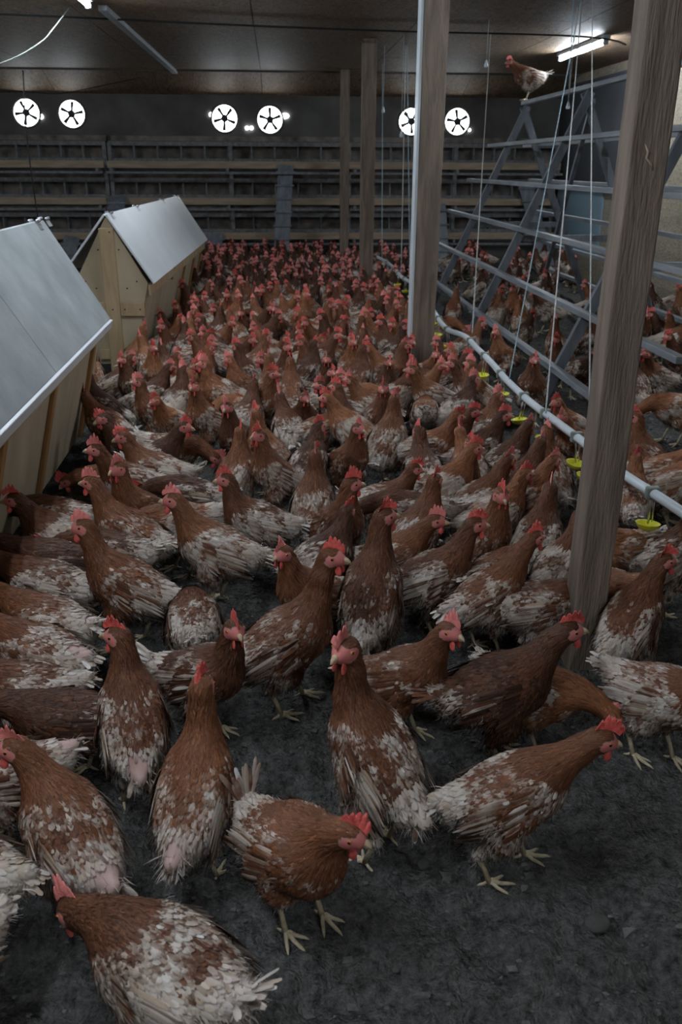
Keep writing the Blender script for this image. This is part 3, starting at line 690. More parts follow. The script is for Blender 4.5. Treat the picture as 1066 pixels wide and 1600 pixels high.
def white_field(S, P, reg, seed, wear):
    """how pale the plumage is at P (0 brown, 1 white), by body region"""
    base = np.array([0.36, 0.36, 0.42, 0.66, 0.48, 0.48, 0.06, 0.0, 0.40])[reg]
    l = (P-S.B)@S.R.T
    back = np.clip((-l[:, 0]-0.02)/0.13, 0, 1)
    w = base+0.30*back*(reg != 6)+(fbm(P*17+seed, seed, 3)-0.5)*0.95+wear*(reg != 6)*(reg != 7)
    # the neck stays rust brown
    dn = np.min([np.linalg.norm(P-q, axis=1) for q in S.neck], axis=0)
    return w-0.35*np.exp(-(dn/0.05)**2)
def pink_field(S, P, reg, seed, bare):
    l = (P-S.B)@S.R.T; r = np.linalg.norm((l-np.array([-0.135, 0, 0.055]))/np.array([0.045, 0.035, 0.03]), axis=1)
    p = np.clip((1.45-r)*(0.5+fbm(P*70, seed+8, 2)), 0, 0.66)*bare
    h = (P-S.H)@np.stack([S.hd, S.hy, S.hu]).T
    jn = 1.0+0.7*(fbm(P*150, seed+2, 2)-0.5)
    face = (((((h[:, 0]-0.011)/0.021)**2+((h[:, 2]+0.003)/0.0165)**2)*jn < 1) & (np.abs(h[:, 1]) < 0.04)) | ((h[:, 0] > 0.02) & (h[:, 0] < 0.05) & (np.abs(h[:, 2]) < 0.02))
    return np.clip(np.maximum(p, face*0.95), 0, 1), face

def feather(b, S, P, F, L_, W_, lift, w, rnd, pink=None, mat=0, hug=True, droop=0.0):
    n = S.grad(P); f = nrm(F-n*(F*n).sum(1)[:, None]); sdv = np.cross(n, f); N_ = len(P)
    T = (0.0, 0.38, 0.78, 1.0); WP = (0.55, 1.0, 0.86, 0.30); V = np.zeros((N_, 4, 3, 3)); NN = np.zeros((N_, 4, 3, 3)); jit = RSN.normal(size=(N_, 3))*0.16
    for i, (t, wp) in enumerate(zip(T, WP)):
        for j, c in enumerate((-1, 0, 1)):
            q = P+f*(L_*t)[:, None]+sdv*(W_*0.5*c*wp)[:, None]
            q[:, 2] -= droop*(L_*t*t)
            off = 0.0006+lift*t-0.0012*abs(c)*wp
            d = S.sd(q); g = S.grad(q)
            mv = np.where(d < off, off-d, (off-d)*(0.75 if hug else 0.0))
            V[:, i, j] = q+g*mv[:, None]; NN[:, i, j] = nrm(g+jit+sdv*(0.22*c)-f*0.1)
    col = np.zeros((N_, 4, 3, 4)); col[..., 0] = w[:, None, None]; col[..., 1] = rnd[:, None, None]
    col[..., 0] += np.array([0.05, 0.0, -0.02, -0.10])[None, :, None]+np.array([0.09, -0.04, 0.06])[None, None, :]; col[..., 2] = np.array(T)[None, :, None]
    if pink is not None: col[..., 3] = pink[:, None, None]
    k = np.arange(N_)[:, None]*12; q = []
    for i in range(3):
        for j in range(2): q.append(k+np.array([i*3+j, i*3+j+3, i*3+j+4, i*3+j+1]))
    b.add(V.reshape(-1, 3), np.stack(q, 1).reshape(-1, 4), mat, col.reshape(-1, 4), True, NN.reshape(-1, 3))
RSN = np.random.RandomState(11)
def strands(b, P, D, L_, wd_, w, rnd, pink, rs, G=None):
    """loose downy barbs"""
    N_ = len(P); side = nrm(np.cross(D, rs.normal(size=(N_, 3)))); bend = rs.normal(size=(N_, 3))*0.25
    V = np.zeros((N_, 3, 2, 3))
    for i, t in enumerate((0, 0.55, 1.0)):
        c = P+(D+bend*t*0.6)*(L_*t)[:, None]; c[:, 2] -= 0.15*L_*t*t
        for j, s_ in enumerate((-1, 1)): V[:, i, j] = c+side*s_*wd_*(1, 0.8, 0.15)[i]
    col = np.zeros((N_, 3, 2, 4)); col[..., 0] = w[:, None, None]; col[..., 1] = rnd[:, None, None]; col[..., 3] = pink[:, None, None]
    k = np.arange(N_)[:, None]*6
    q = np.stack([k+np.array([0, 1, 3, 2]), k+np.array([2, 3, 5, 4])], 1).reshape(-1, 4)
    b.add(V.reshape(-1, 3), q, 0, col.reshape(-1, 4), True, None if G is None else np.repeat(nrm(G+rs.normal(size=(N_, 3))*0.3), 6, 0))

def make_hen_meshes(seed, q=1.0, h=0.0055, wear=0.0, bare=0.5, tail=(9, 45, 0.085), comb=1.0, pale_comb=False, **kw):
    """returns dict part name -> list of meshes"""
    S = HenShape(**kw); rs = np.random.RandomState(seed); out = {}
    V, F = surface_nets(S, h)
    fl, reg = S.flow(V); w = white_field(S, V, reg, seed, wear)-0.12; pk, face = pink_field(S, V, reg, seed, bare)
    col = np.stack([w, np.clip(0.25+0.3*fbm(V*60, seed, 2), 0, 1), np.zeros(len(V)), pk], 1)
    b = Buf(); b.add(V, F, 0, col, True)
    # shanks and toes
    for K, A, lift in S.legs:
        K2 = K+np.array([0.004, 0, 0.012])
        b.tube([K2, K, K*0.5+A*0.5+np.array([0.003, 0, 0]), A], [0.0075, 0.0085, 0.0058, 0.0072], 10, 1)
        for ang, ln, rr in ((0, 0.058, 0.0052), (32, 0.046, 0.0048), (-32, 0.046, 0.0048), (180, 0.024, 0.004)):
            a_ = math.radians(ang+rs.uniform(-5, 5)); d = np.array([math.cos(a_), math.sin(a_), 0]); g0 = 0.0055+lift
            dz = -0.35*lift
            pts = [A+(0, 0, -0.001), A+d*ln*0.22+(0, 0, 0.002), np.append((A+d*ln*0.5)[:2], g0+0.002+dz*0.3), np.append((A+d*ln*0.8)[:2], g0+dz*0.7), np.append((A+d*ln)[:2], g0-0.001+dz), np.append((A+d*ln*1.16)[:2], g0-0.0045+dz)]
            b.tube(pts, [rr*1.1, rr*1.05, rr*0.95, rr*0.85, rr*0.6, 0.0008], 8, 1)
    # feather roots: area weighted samples of the surface
    tri = np.vstack([F[:, [0, 1, 2]], F[:, [0, 2, 3]]]); A_ = np.linalg.norm(np.cross(V[tri[:, 1]]-V[tri[:, 0]], V[tri[:, 2]]-V[tri[:, 0]]), axis=1); 
    def sample(n):
        t = rs.choice(len(tri), n, p=A_/A_.sum()); u = rs.rand(n, 2); m_ = u.sum(1) > 1; u[m_] = 1-u[m_]
        P = V[tri[t, 0]]+u[:, :1]*(V[tri[t, 1]]-V[tri[t, 0]])+u[:, 1:]*(V[tri[t, 2]]-V[tri[t, 0]])
        f_, r_ = S.flow(P); pk_, fc = pink_field(S, P, r_, seed, bare); w_ = white_field(S, P, r_, seed, wear)
        f_ = nrm(f_+rs.normal(size=(n, 3))*0.16)
        return P, f_, r_, pk_, fc, w_
    n0 = int(6500*q); P, f_, r_, pk_, fc, w_ = sample(n0)
    LEN = np.array([0.030, 0.022, 0.026, 0.030, 0.023, 0.023, 0.030, 0.010, 0.019]); WID = np.array([0.0115, 0.010, 0.011, 0.010, 0.0105, 0.0105, 0.0046, 0.0038, 0.009])
    LIF = np.array([0.004, 0.004, 0.005, 0.007, 0.0035, 0.0035, 0.003, 0.0012, 0.004])
    keep = (~fc) & (pk_ < 0.18+0.42*rs.rand(n0)) & (P[:, 2] > 0.075)
    keep &= ~((r_ == 7) & (rs.rand(n0) < 0.1))
    P, f_, r_, pk_, w_ = P[keep], f_[keep], r_[keep], pk_[keep], w_[keep]; N_ = len(P)
    sc_ = rs.uniform(0.75, 1.2, N_)/(q**0.35); w_ = w_+rs.normal(size=N_)*0.13; rnd = np.clip(0.1+0.75*fbm(P*22+9, seed+3, 3)+rs.normal(0, 0.13, N_), 0, 1)
    wingm = (r_ == 4) | (r_ == 5)
    bm = ~wingm
    feather(b, S, P[bm], f_[bm], LEN[r_[bm]]*sc_[bm], WID[r_[bm]]*sc_[bm], LIF[r_[bm]]*rs.uniform(0.4, 1.3, bm.sum()), w_[bm], rnd[bm], pk_[bm]*0.3)
    # extra dense hackle on the neck and cap
    n1 = int(8500*q); P1, f1, r1, pk1, fc1, w1 = sample(n1); k1 = ((r1 == 6) | (r1 == 7)) & (~fc1); P1, f1, r1, w1 = P1[k1], f1[k1], r1[k1], w1[k1]; n1 = len(P1)
    feather(b, S, P1, f1, LEN[r1]*rs.uniform(0.7, 1.25, n1), WID[r1]*0.62*rs.uniform(0.7, 1.2, n1)/(q**0.4), LIF[r1]*rs.uniform(0.3, 1.3, n1), w1+rs.normal(size=n1)*0.06-0.1, np.clip(rs.normal(0.55, 0.25, n1), 0, 1))
    # down: vent, belly, thighs
    n2 = int(9000*q); P2, f2, r2, pk2, fc2, w2 = sample(n2); l2 = (P2-S.B)@S.R.T
    k2 = ((l2[:, 0] < -0.05) & (l2[:, 2] < 0.035) | ((r2 == 8) & (rs.rand(n2) < 0.6)) | ((r2 == 2) & (rs.rand(n2) < 0.35)) | ((r2 < 6) & (rs.rand(n2) < 0.10))) & (P2[:, 2] > 0.08) & (pk2 < 0.25+0.25*rs.rand(n2))
    P2, f2, r2, w2, pk2, l2 = P2[k2], f2[k2], r2[k2], w2[k2], pk2[k2], l2[k2]; n2 = len(P2); g2 = S.grad(P2)
    D2 = nrm(f2*1.0+g2*rs.uniform(0.05, 0.45, n2)[:, None]+rs.normal(size=(n2, 3))*0.25)
    strands(b, P2, D2, rs.uniform(0.009, 0.023, n2), 0.0007/(q**0.5), w2+0.18+0.25*(l2[:, 0] < -0.06), np.clip(rs.normal(0.7, 0.2, n2), 0, 1), pk2*0.3, rs, g2)
    out['body'] = [(b, ['plume', 'leg'])]
    # wings
    out['wing'] = []
    for rg, sd in ((4, -1), (5, 1)):
        wb = Buf(); mm = r_ == rg
        if mm.any(): feather(wb, S, P[mm], f_[mm], LEN[4]*sc_[mm], WID[4]*sc_[mm], LIF[4]*rs.uniform(0.4, 1.4, mm.sum()), w_[mm], rnd[mm])
        nq = 21
        t = np.linspace(0, 1, nq)+rs.normal(size=nq)*0.015
        jag = rs.normal(size=nq)
        # flight feathers leave the wing edge and sweep to the rump, the lowest ones outermost
        for layer in (0, 1):
            x0 = (0.030, 0.065)[layer]; ln = (0.122, 0.064)[layer]; wdt = (0.0100, 0.0100)[layer]
            z = 0.048-0.083*t; x = x0-0.085*t*(1-layer*0.3)-0.01
            P3 = S.B+np.outer(x, S.a)+np.outer(np.full(nq, sd*0.086), S.y)+np.outer(z, S.n)
            for _ in range(3): P3 = P3-S.grad(P3)*S.sd(P3)[:, None]
            dr = nrm(-S.a[None, :]+np.outer(0.16-0.20*t+0.03*jag, S.n)-0.05*sd*S.y[None, :])
            L3 = ln*(1-0.30*np.abs(t-0.35))*rs.uniform(0.84, 1.08, nq)
            w3 = (0.62, 0.38)[layer]+wear+rs.normal(size=nq)*0.16+(fbm(P3*14, seed+5, 2)-0.5)*0.5
            feather(wb, S, P3, dr, L3, np.full(nq, wdt)*rs.uniform(0.8, 1.1, nq), np.full(nq, 0.010+0.004*layer)+0.003*t, w3, np.clip(rs.normal(0.34, 0.25, nq), 0, 1), hug=False, droop=0.10)
        out['wing'].append((wb, ['plume']))
    # tail: short worn quills
    nt, ta, tl = tail; nt = int(nt*1.5); tb = Buf(); ii = np.linspace(-1, 1, nt); ta_ = math.radians(ta)
    P4 = S.L(-0.150, 0, 0.040)+np.outer(ii*0.012, S.y)+np.outer(rs.uniform(-.008, .008, nt), S.n)
    up = -S.a*math.cos(ta_)+S.n*math.sin(ta_)
    D4 = nrm(up[None, :]+np.outer(ii*0.32, S.y)+rs.normal(size=(nt, 3))*0.10)
    for k in range(nt):
        d = D4[k]; sdv = nrm(np.cross(d, S.n*math.cos(ta_)+S.a*math.sin(ta_))); Lk = tl*rs.uniform(0.6, 1.15); V4 = []
        nn = np.cross(sdv, d)
        for t_, wp in ((0, 0.25), (0.3, 0.8), (0.7, 1.0), (0.93, 0.75), (1.0, 0.3)):
            for c in (-1, 0, 1): V4.append(P4[k]+d*Lk*t_+sdv*c*0.0066*wp+nn*(0.0022*(1-abs(c)))-S.n*0.012*t_*t_)
        F4 = [(i*3+j, i*3+j+1, i*3+j+4, i*3+j+3) for i in range(4) for j in range(2)]
        cc = np.zeros((15, 4)); cc[:, 0] = 0.70+wear+rs.normal()*0.12; cc[:, 1] = rs.uniform(0.2, 1.0)
        tb.add(V4, F4, 0, cc, True)
    n5 = int(260*q); P5 = S.L(-0.150, 0, 0.038)+rs.normal(size=(n5, 3))*0.010; D5 = nrm(up[None, :]*0.9+rs.normal(size=(n5, 3))*0.45-0.1*S.n)
    strands(tb, P5, D5, rs.uniform(0.02, 0.045, n5), 0.0010/(q**0.5), np.full(n5, 0.78+wear*0.5)+rs.normal(size=n5)*0.15, rs.uniform(0.4, 1, n5), np.full(n5, 0.1*bare), rs)
    out['tail'] = [(tb, ['plume'])]
    # comb
    Hm = np.stack([S.hd, S.hy, S.hu]); W = lambda x, y, z: S.H+np.array([x, y, z])@Hm
    def march(o_, d_):      # distance from o_ along d_ to the skin
        o_ = np.array(o_); t_ = 0.0
        for _ in range(40): t_ -= float(S.sd((o_+d_*t_)[None])[0])
        return t_
    fx = march(W(0.02, 0, -0.006), S.hd)+0.02; tz = march(W(0, 0, 0.01), S.hu)+0.01-0.0185
    cb = Buf(); nu = 44; rows = 5; lean = rs.uniform(-0.6, 0.6); teeth = 5.0; V6 = []
    for side in (-1, 1):
        for i in range(nu):
            u_ = i/(nu-1); x = fx-0.004-0.056*u_; zb = tz+0.006+0.0125*math.sin(math.pi*min(1, max(0, (u_*0.9+0.08))))
            env = math.sin(math.pi*min(1, u_*0.86+0.10))**0.7; tooth = abs(math.sin(math.pi*(u_*teeth+0.15)))**0.6
            Ht = comb*0.039*env*(0.45+0.55*tooth*(0.8+0.25*math.sin(int(u_*teeth+0.15)*1.7+seed)))
            for r_i in range(rows):
                v = r_i/(rows-1); th = 0.0030*(1-v*0.72)*(0.75+0.25*math.sin(u_*9+v*4))
                yy = side*th+lean*0.016*v*v*math.sin(u_*5.0+seed)+lean*0.012*v*v
                V6.append(W(x-0.010*v*v*u_+0.003*v, yy, zb+Ht*v))
    F6 = []
    for sdx in (0, 1):
        o_ = sdx*nu*rows
        for i in range(nu-1):
            for r_i in range(rows-1):
                k = o_+i*rows+r_i; qd = (k, k+rows, k+rows+1, k+1); F6.append(qd if sdx == 0 else qd[::-1])
    for i in range(nu-1):
        k = i*rows+rows-1; k2 = nu*rows+k; F6.append((k, k+rows, k2+rows, k2))
    for i in (0, nu-1):
        for r_i in range(rows-1):
            k = i*rows+r_i; k2 = nu*rows+k; qd = (k, k+1, k2+1, k2); F6.append(qd if i == 0 else qd[::-1])
    cb.add(V6, F6, 0, None, True)
    out['comb'] = [(cb, ['comb_pink' if pale_comb else 'comb'])]
    # wattles
    out['wattle'] = []
    for sd in (-1, 1):
        wb = Buf(); U = np.linspace(0, np.pi, 9); Wd = np.linspace(0, 2*np.pi, 12, endpoint=False); V7 = []
        for u_ in U:
            for a_ in Wd:
                zz = math.cos(u_); rr = math.sin(u_)*(1.0-0.28*zz)
                V7.append(W(fx-0.018+rr*0.0095*math.cos(a_)-0.002*zz, sd*(0.0105+0.001*(1-zz))+rr*0.0034*math.sin(a_), -0.031+zz*0.0165))
        wb.add(V7, [(i*12+j, (i+1)*12+j, (i+1)*12+(j+1) % 12, i*12+(j+1) % 12) for i in range(8) for j in range(12)], 0, None, True)
        out['wattle'].append((wb, ['comb']))
    bb = Buf(); bb.tube([W(fx-0.007, 0, -0.003), W(fx+0.001, 0, -0.0035), W(fx+0.009, 0, -0.0065), W(fx+0.0145, 0, -0.0115)], [0.0085, 0.0074, 0.0048, 0.0014], 10)
    bb.tube([W(fx-0.006, 0, -0.0105), W(fx+0.002, 0, -0.0115), W(fx+0.008, 0, -0.013)], [0.0055, 0.0042, 0.0015], 8)
    out['beak'] = [(bb, ['beak'])]
    out['eye'] = []
    for sd in (-1, 1):
        eb = Buf(); ey = march(W(0.011, 0, 0.004), sd*S.hy); c = np.array([0.011, sd*(ey-0.0018), 0.004]); U = np.linspace(0, np.pi, 9); Wd = np.linspace(0, 2*np.pi, 12, endpoint=False)
        V8 = [W(c[0]+0.0050*math.sin(u_)*math.cos(a_), c[1]+sd*0.0050*math.cos(u_), c[2]+0.0050*math.sin(u_)*math.sin(a_)) for u_ in U for a_ in Wd]
        Fe = [(i*12+j, (i+1)*12+j, (i+1)*12+(j+1) % 12, i*12+(j+1) % 12) for i in range(8) for j in range(12)]
        eb.add(V8, Fe[:24], 1, None, True); eb.add(V8, Fe[24:], 0, None, True)
        out['eye'].append((eb, ['iris', 'pupil']))
    S_info = S
    return out, S_info
def build_parts(parts):
    return [(nm, bf.mesh(nm, mats)) for nm in ('body', 'wing', 'tail', 'comb', 'wattle', 'beak', 'eye') for bf, mats in parts[nm]]
def build_single(parts, names=('body', 'wing', 'tail', 'comb', 'wattle', 'beak', 'eye')):
    allm = ['plume', 'leg', 'comb', 'beak', 'iris', 'pupil', 'comb_pink']; b = Buf()
    for nm in names:
        for bf, mats in parts[nm]:
            mp = np.array([allm.index(x) for x in mats])
            for v, m_, c, s_ in zip(bf.v, bf.m, bf.c, bf.sm): pass
            Vv = np.vstack(bf.v); Ff = np.vstack(bf.f); Mm = mp[np.concatenate(bf.m)]; Cc = np.vstack(bf.c)
            b.v.append(Vv); b.f.append(Ff+b.n); b.n += len(Vv); b.c.append(Cc); b.m.append(Mm); b.sm.append(np.concatenate(bf.sm)); b.nn.append(np.vstack(bf.nn))
    return b, allm
PART_LABEL = {'comb': 'red comb', 'beak': 'horn coloured beak'}
def place_hen(meshes, x, y, ang, s=1.0, z=0.0, tone=0.5):
    t = empty('hen', (x, y, z), ang); t.scale = (s, s, s)
    for nm, me in meshes: link(nm, me, t)['tone'] = tone
    return t
# ---------------------------------------------------------------- the flock
# each: rump pixel, breast pixel in the photograph, shape values, label
HERO = [
 ((352,1582),(180,1475),dict(beta=0,hz=.215,neck=(4,-8,-22),nl=(.045,.045,.04),hpitch=-28,wear=.16,bare=.6,comb=1.15,pale_comb=True,plump=1.08),'hen in the bottom left corner, head low facing left, white belly patches'),
 ((408,1285),(512,1345),dict(beta=10,hz=.215,neck=(68,52,30),nl=(.038,.035,.035),turn=14,hyaw=10,hpitch=-14,wear=.02,bare=0,tail=(9,82,.105),plump=1.08,feet=((.03,.05),(.01,-.04))),'round rusty hen at bottom centre with raised tail, its head held low to the right'),
 ((730,1262),(868,1210),dict(beta=22,hz=.235,neck=(34,38,36),nl=(.05,.055,.045),hpitch=-14,wear=.14,bare=.2,tail=(10,5,.06),comb=1.2,feet=((.055,.04),(-.05,-.045)),plump=.96),'walking hen on the open floor at right with neck stretched and large red comb'),
 ((612,1240),(555,1112),dict(sz=1.04,beta=42,hz=.268,feet=((-.035,.05),(-.01,-.05)),neck=(66,86,84),nl=(.06,.065,.055),turn=75,hyaw=30,wear=.1,bare=.8,tail=(5,-10,.05),pale_comb=True,comb=1.1),'tall upright hen at centre seen from behind, its pale head turned left'),
 ((288,1305),(320,1155),dict(beta=36,hz=.24,feet=((-.03,.045),(-.02,-.045)),neck=(64,84,88),nl=(.055,.06,.05),turn=0,wear=.1,bare=1.0,tail=(4,-15,.045)),'hen with its back to us, long neck straight up, left of the open floor'),
 ((140,1350),(75,1230),dict(beta=28,hz=.24,feet=((-.03,.045),(-.02,-.045)),neck=(50,60,55),nl=(.045,.045,.04),turn=35,hyaw=10,wear=.12,bare=1.0,tail=(6,-5,.06),plump=1.06,comb=.9,pale_comb=True),'large hen near the left edge seen from behind with bare pink rump'),
 ((212,1165),(200,1060),dict(beta=38,hz=.245,feet=((-.03,.045),(-.02,-.045)),neck=(66,84,80),nl=(.045,.05,.045),turn=15,hyaw=45,wear=.0,bare=1.0,tail=(4,-15,.05)),'hen seen from behind with bare pink vent, its head turned left'),
 ((150,1115),(55,1108),dict(tone=0.0,beta=8,hz=.215,neck=(30,20,0),nl=(.045,.04,.04),wear=-.35,bare=0,tail=(7,20,.05)),'very dark hen at the left edge with pale red comb'),
 ((270,1055),(362,1048),dict(tone=.12,beta=16,hz=.22,neck=(55,78,70),nl=(.05,.05,.045),turn=-25,hyaw=-15,wear=-.02,bare=.1,tail=(9,48,.09),comb=1.2),'dark necked hen with big red wattles standing left of centre facing right'),
 ((400,1035),(495,975),dict(sz=1.08,beta=26,hz=.22,neck=(64,78,72),nl=(.06,.068,.058),turn=-12,hyaw=-25,wear=-.02,bare=.0,tail=(7,10,.06)),'rust and white mottled hen at centre facing right with upright neck'),
 ((570,990),(592,880),dict(beta=44,hz=.26,feet=((-.03,.045),(-.02,-.045)),neck=(68,84,82),nl=(.055,.055,.045),turn=-25,hyaw=-30,wear=.0,bare=.0,tail=(5,-20,.05),plump=1.04),'very upright hen above centre seen from behind with white thighs'),
 ((508,925),(458,905),dict(beta=25,hz=.22,neck=(60,74,70),nl=(.045,.045,.04),hyaw=10,wear=-.05,bare=0,tail=(7,40,.07),pale_comb=True),'hen with pale comb facing left behind the mottled centre hen'),
 ((592,1062),(672,1040),dict(beta=24,hz=.22,neck=(58,68,60),nl=(.05,.05,.045),turn=-10,hyaw=-10,wear=-.05,bare=0,tail=(7,30,.07),comb=1.2,pale_comb=True),'rust necked hen facing right just right of the tall upright hen'),
 ((712,1095),(845,1052),dict(tone=.05,beta=14,hz=.225,neck=(45,55,40),nl=(.05,.05,.04),hyaw=-5,wear=-.38,bare=0,tail=(9,30,.09),plump=1.05,feet=((.03,.045),(.0,-.045))),'big dark brown hen facing right left of the large right post'),
 ((808,1040),(868,1068),dict(tone=.85,beta=-8,hz=.2,neck=(5,-22,-35),nl=(.05,.05,.045),hpitch=-40,wear=.05,bare=0,tail=(7,40,.06),pale_comb=True),'small orange hen pecking with lowered head at the foot of the large right post'),
 ((985,1058),(1085,1085),dict(beta=8,hz=.225,neck=(45,60,60),nl=(.045,.045,.04),wear=.22,bare=.5,tail=(7,20,.08),plump=1.05),'ragged whitish hen cut off by the right edge, tail towards the large post'),
 ((965,1005),(1010,925),dict(beta=32,hz=.23,neck=(54,64,60),nl=(.045,.045,.045),turn=-20,hyaw=-20,wear=-.05,bare=0,tail=(5,-10,.06),comb=1.0),'brown hen facing away at the right edge beyond the large post'),
 ((925,905),(975,925),dict(tone=.85,beta=8,hz=.21,neck=(40,40,30),wear=.0,bare=0),'orange backed hen half hidden behind the large right post'),
 ((725,955),(800,905),dict(beta=20,hz=.22,neck=(52,58,50),nl=(.055,.055,.05),wear=.05,bare=.8,tail=(6,5,.06)),'ragged hen facing right with stretched neck left of the large right post'),
 ((802,945),(875,935),dict(beta=0,hz=.2,neck=(20,-10,-35),nl=(.04,.05,.04),hpitch=-40,wear=.16,bare=.9,tail=(6,20,.06)),'pale winged hen with pink bare rump, head hidden behind the large post'),
 ((625,915),(722,880),dict(beta=16,hz=.22,neck=(56,70,66),nl=(.045,.05,.045),hyaw=-8,wear=.05,bare=.0,tail=(7,15,.06)),'brown hen with pale wing facing right behind the rust necked hen'),
 ((585,875),(640,850),dict(beta=18,hz=.22,neck=(50,55,45),nl=(.045,.045,.04),hyaw=-5,wear=.0,bare=0,comb=1.2,pale_comb=True),'hen right of the very upright hen, pale comb, facing right'),
 ((512,830),(545,810),dict(beta=34,hz=.22,neck=(66,80,84),nl=(.04,.045,.04),turn=20,hyaw=60,wear=-.05,bare=0,comb=1.3),'upright small hen with tall red comb above centre facing us'),
 ((445,820),(362,795),dict(beta=14,hz=.225,neck=(58,78,80),nl=(.045,.045,.04),hyaw=15,wear=.2,bare=.2,tail=(8,18,.08)),'rust and white hen facing left with pale fanned tail, above left of centre'),
 ((385,880),(292,845),dict(beta=18,hz=.22,neck=(54,66,64),nl=(.045,.045,.04),hyaw=14,wear=.16,bare=.0,tail=(8,22,.08),pale_comb=True,comb=.9,plump=1.05),'brown hen with white wing patch and pale face facing left, left of centre'),
 ((250,935),(150,890),dict(beta=26,hz=.225,neck=(56,74,78),nl=(.05,.055,.045),hyaw=12,wear=.04,bare=.6,tail=(7,8,.06),pale_comb=True,plump=1.05),'tall brown hen facing left with long pale wing quills, at the left'),
 ((304,985),(300,935),dict(beta=4,hz=.19,neck=(0,-30,-50),hpitch=-50,wear=.06,bare=.0,tail=(5,40,.07),plump=1.05),'hen with its head down seen from behind, below the white winged hen'),
 ((262,855),(150,810),dict(beta=20,hz=.22,neck=(52,70,66),nl=(.045,.05,.045),hyaw=8,wear=.1,bare=.1,tail=(8,35,.07),pale_comb=True,comb=1.1),'brown hen with big pale comb facing left behind the tall left hen'),
 ((255,800),(185,785),dict(beta=30,hz=.225,neck=(62,84,86),nl=(.05,.05,.04),hyaw=10,wear=.0,bare=0,pale_comb=True,comb=1.1),'dark faced upright hen facing left right of the near nest box'),
 ((120,880),(45,870),dict(tone=.0,beta=10,hz=.21,neck=(30,30,20),wear=-.3,bare=0),'dark brown hen in the shade below the near nest box corner'),
 ((125,925),(30,905),dict(beta=4,hz=.2,neck=(20,20,20),wear=.12,bare=.0,tail=(6,15,.07)),'pale winged hen facing left, below the dark hen in the shade'),
 ((130,985),(25,955),dict(beta=2,hz=.2,neck=(20,20,20),wear=.14,bare=.5,tail=(8,20,.08)),'straw winged hen facing left at the left edge, third from the nest box'),
 ((120,1035),(10,1000),dict(beta=2,hz=.2,neck=(20,20,20),wear=.14,bare=1.0,tail=(6,10,.06)),'hen at the left edge with bare pink back, facing left'),
 ((95,1065),(-10,1060),dict(beta=2,hz=.2,neck=(20,20,20),wear=.1,bare=.4,tail=(5,10,.06)),'hen at the left edge just above the very dark hen'),
 ((-28,1362),(-126,1327),dict(beta=8,hz=.22,neck=(50,60,60),wear=.1,bare=0,tail=(8,5,.06)),'hen cut off by the left edge, only its pale brown rump showing'),
 ((-92,1490),(-194,1530),dict(beta=8,hz=.22,neck=(50,60,60),wear=.5,bare=0,tail=(8,10,.06)),'white rumped hen cut off by the left edge near the bottom corner'),
 ((40,1200),(-40,1210),dict(beta=6,hz=.2,neck=(30,30,30),wear=.1,bare=1.0,tail=(4,10,.05)),'hen with pink bare skin in the dark at the left edge'),
 ((345,765),(0,0),None,None),
]
# crowd seen further back: body pixel, the way it faces in the picture in degrees (0 right, 90 away, 180 left, 270 towards us), pose, label words
MID = [
 (100,835,175,'n'),(85,800,170,'l'),(180,745,178,'l'),(240,745,172,'n'),(300,770,165,'l'),(270,700,340,'l'),(205,690,200,'n'),(165,660,150,'n'),(145,640,160,'u'),(140,590,110,'u'),
 (180,600,30,'n'),(240,640,200,'u'),(215,560,60,'u'),(265,600,45,'u'),(235,620,20,'n'),(320,660,230,'u'),(370,690,250,'u'),(345,610,170,'n'),(290,610,20,'n'),(410,640,320,'u'),
 (420,710,160,'u'),(430,750,200,'u'),(490,790,80,'u'),(545,720,300,'u'),(600,775,350,'n'),(500,670,30,'l'),(480,590,40,'u'),(440,600,190,'n'),(400,575,60,'n'),(425,610,90,'u'),
 (530,640,200,'n'),(590,660,300,'u'),(620,620,30,'n'),(665,640,80,'l'),(700,690,15,'n'),(670,700,0,'n'),(740,700,20,'n'),(760,660,30,'n'),(790,700,20,'n'),(715,745,320,'u'),
 (750,780,20,'n'),(775,800,10,'n'),(700,790,350,'n'),(755,840,320,'u'),(700,840,20,'u'),(845,790,10,'n'),(860,740,100,'u'),(815,760,40,'n'),(840,850,60,'n'),(790,850,30,'n'),
 (660,740,90,'n'),(610,590,20,'u'),(560,600,60,'u'),(570,550,90,'n'),(620,560,300,'n'),(530,560,120,'n'),(500,530,200,'n'),(455,545,60,'n'),(410,530,10,'n'),(380,600,200,'u'),
 (370,560,320,'n'),(330,570,150,'n'),(300,560,20,'n'),(270,545,200,'u'),(340,520,60,'u'),(560,505,40,'n'),(600,520,200,'n'),(470,500,300,'u'),(520,480,60,'n'),(430,480,200,'n'),
 (1010,720,150,'u'),(1040,735,320,'n'),(990,780,70,'n'),(1045,870,30,'n'),(1000,880,200,'l'),(940,660,200,'n'),(890,690,210,'n'),(930,720,240,'n'),(985,690,20,'l'),(1060,750,350,'n'),
 (800,560,200,'u'),(830,610,250,'u'),(860,600,200,'u'),(790,520,20,'n'),(745,455,30,'n'),(770,500,60,'n'),(820,470,90,'u'),(870,540,100,'u'),(880,600,150,'n'),(730,540,30,'n'),
 (700,600,20,'n'),(715,640,30,'n'),(740,600,40,'n'),(1040,520,170,'n'),(1025,590,200,'n'),(1055,640,180,'l'),(720,480,60,'u'),(800,450,200,'n'),(850,440,90,'n'),(1062,560,200,'n'),
 (560,850,60,'n'),(640,800,180,'l'),(650,600,340,'n'),(550,680,150,'n'),(450,670,100,'n'),(280,810,190,'l'),(225,770,185,'n'),
 (60,900,185,'n'),(170,860,170,'l'),(880,880,40,'n'),(940,860,20,'n'),(760,900,30,'l'),(470,740,60,'n'),
]
HERO = [q for q in HERO if q[2] is not None]
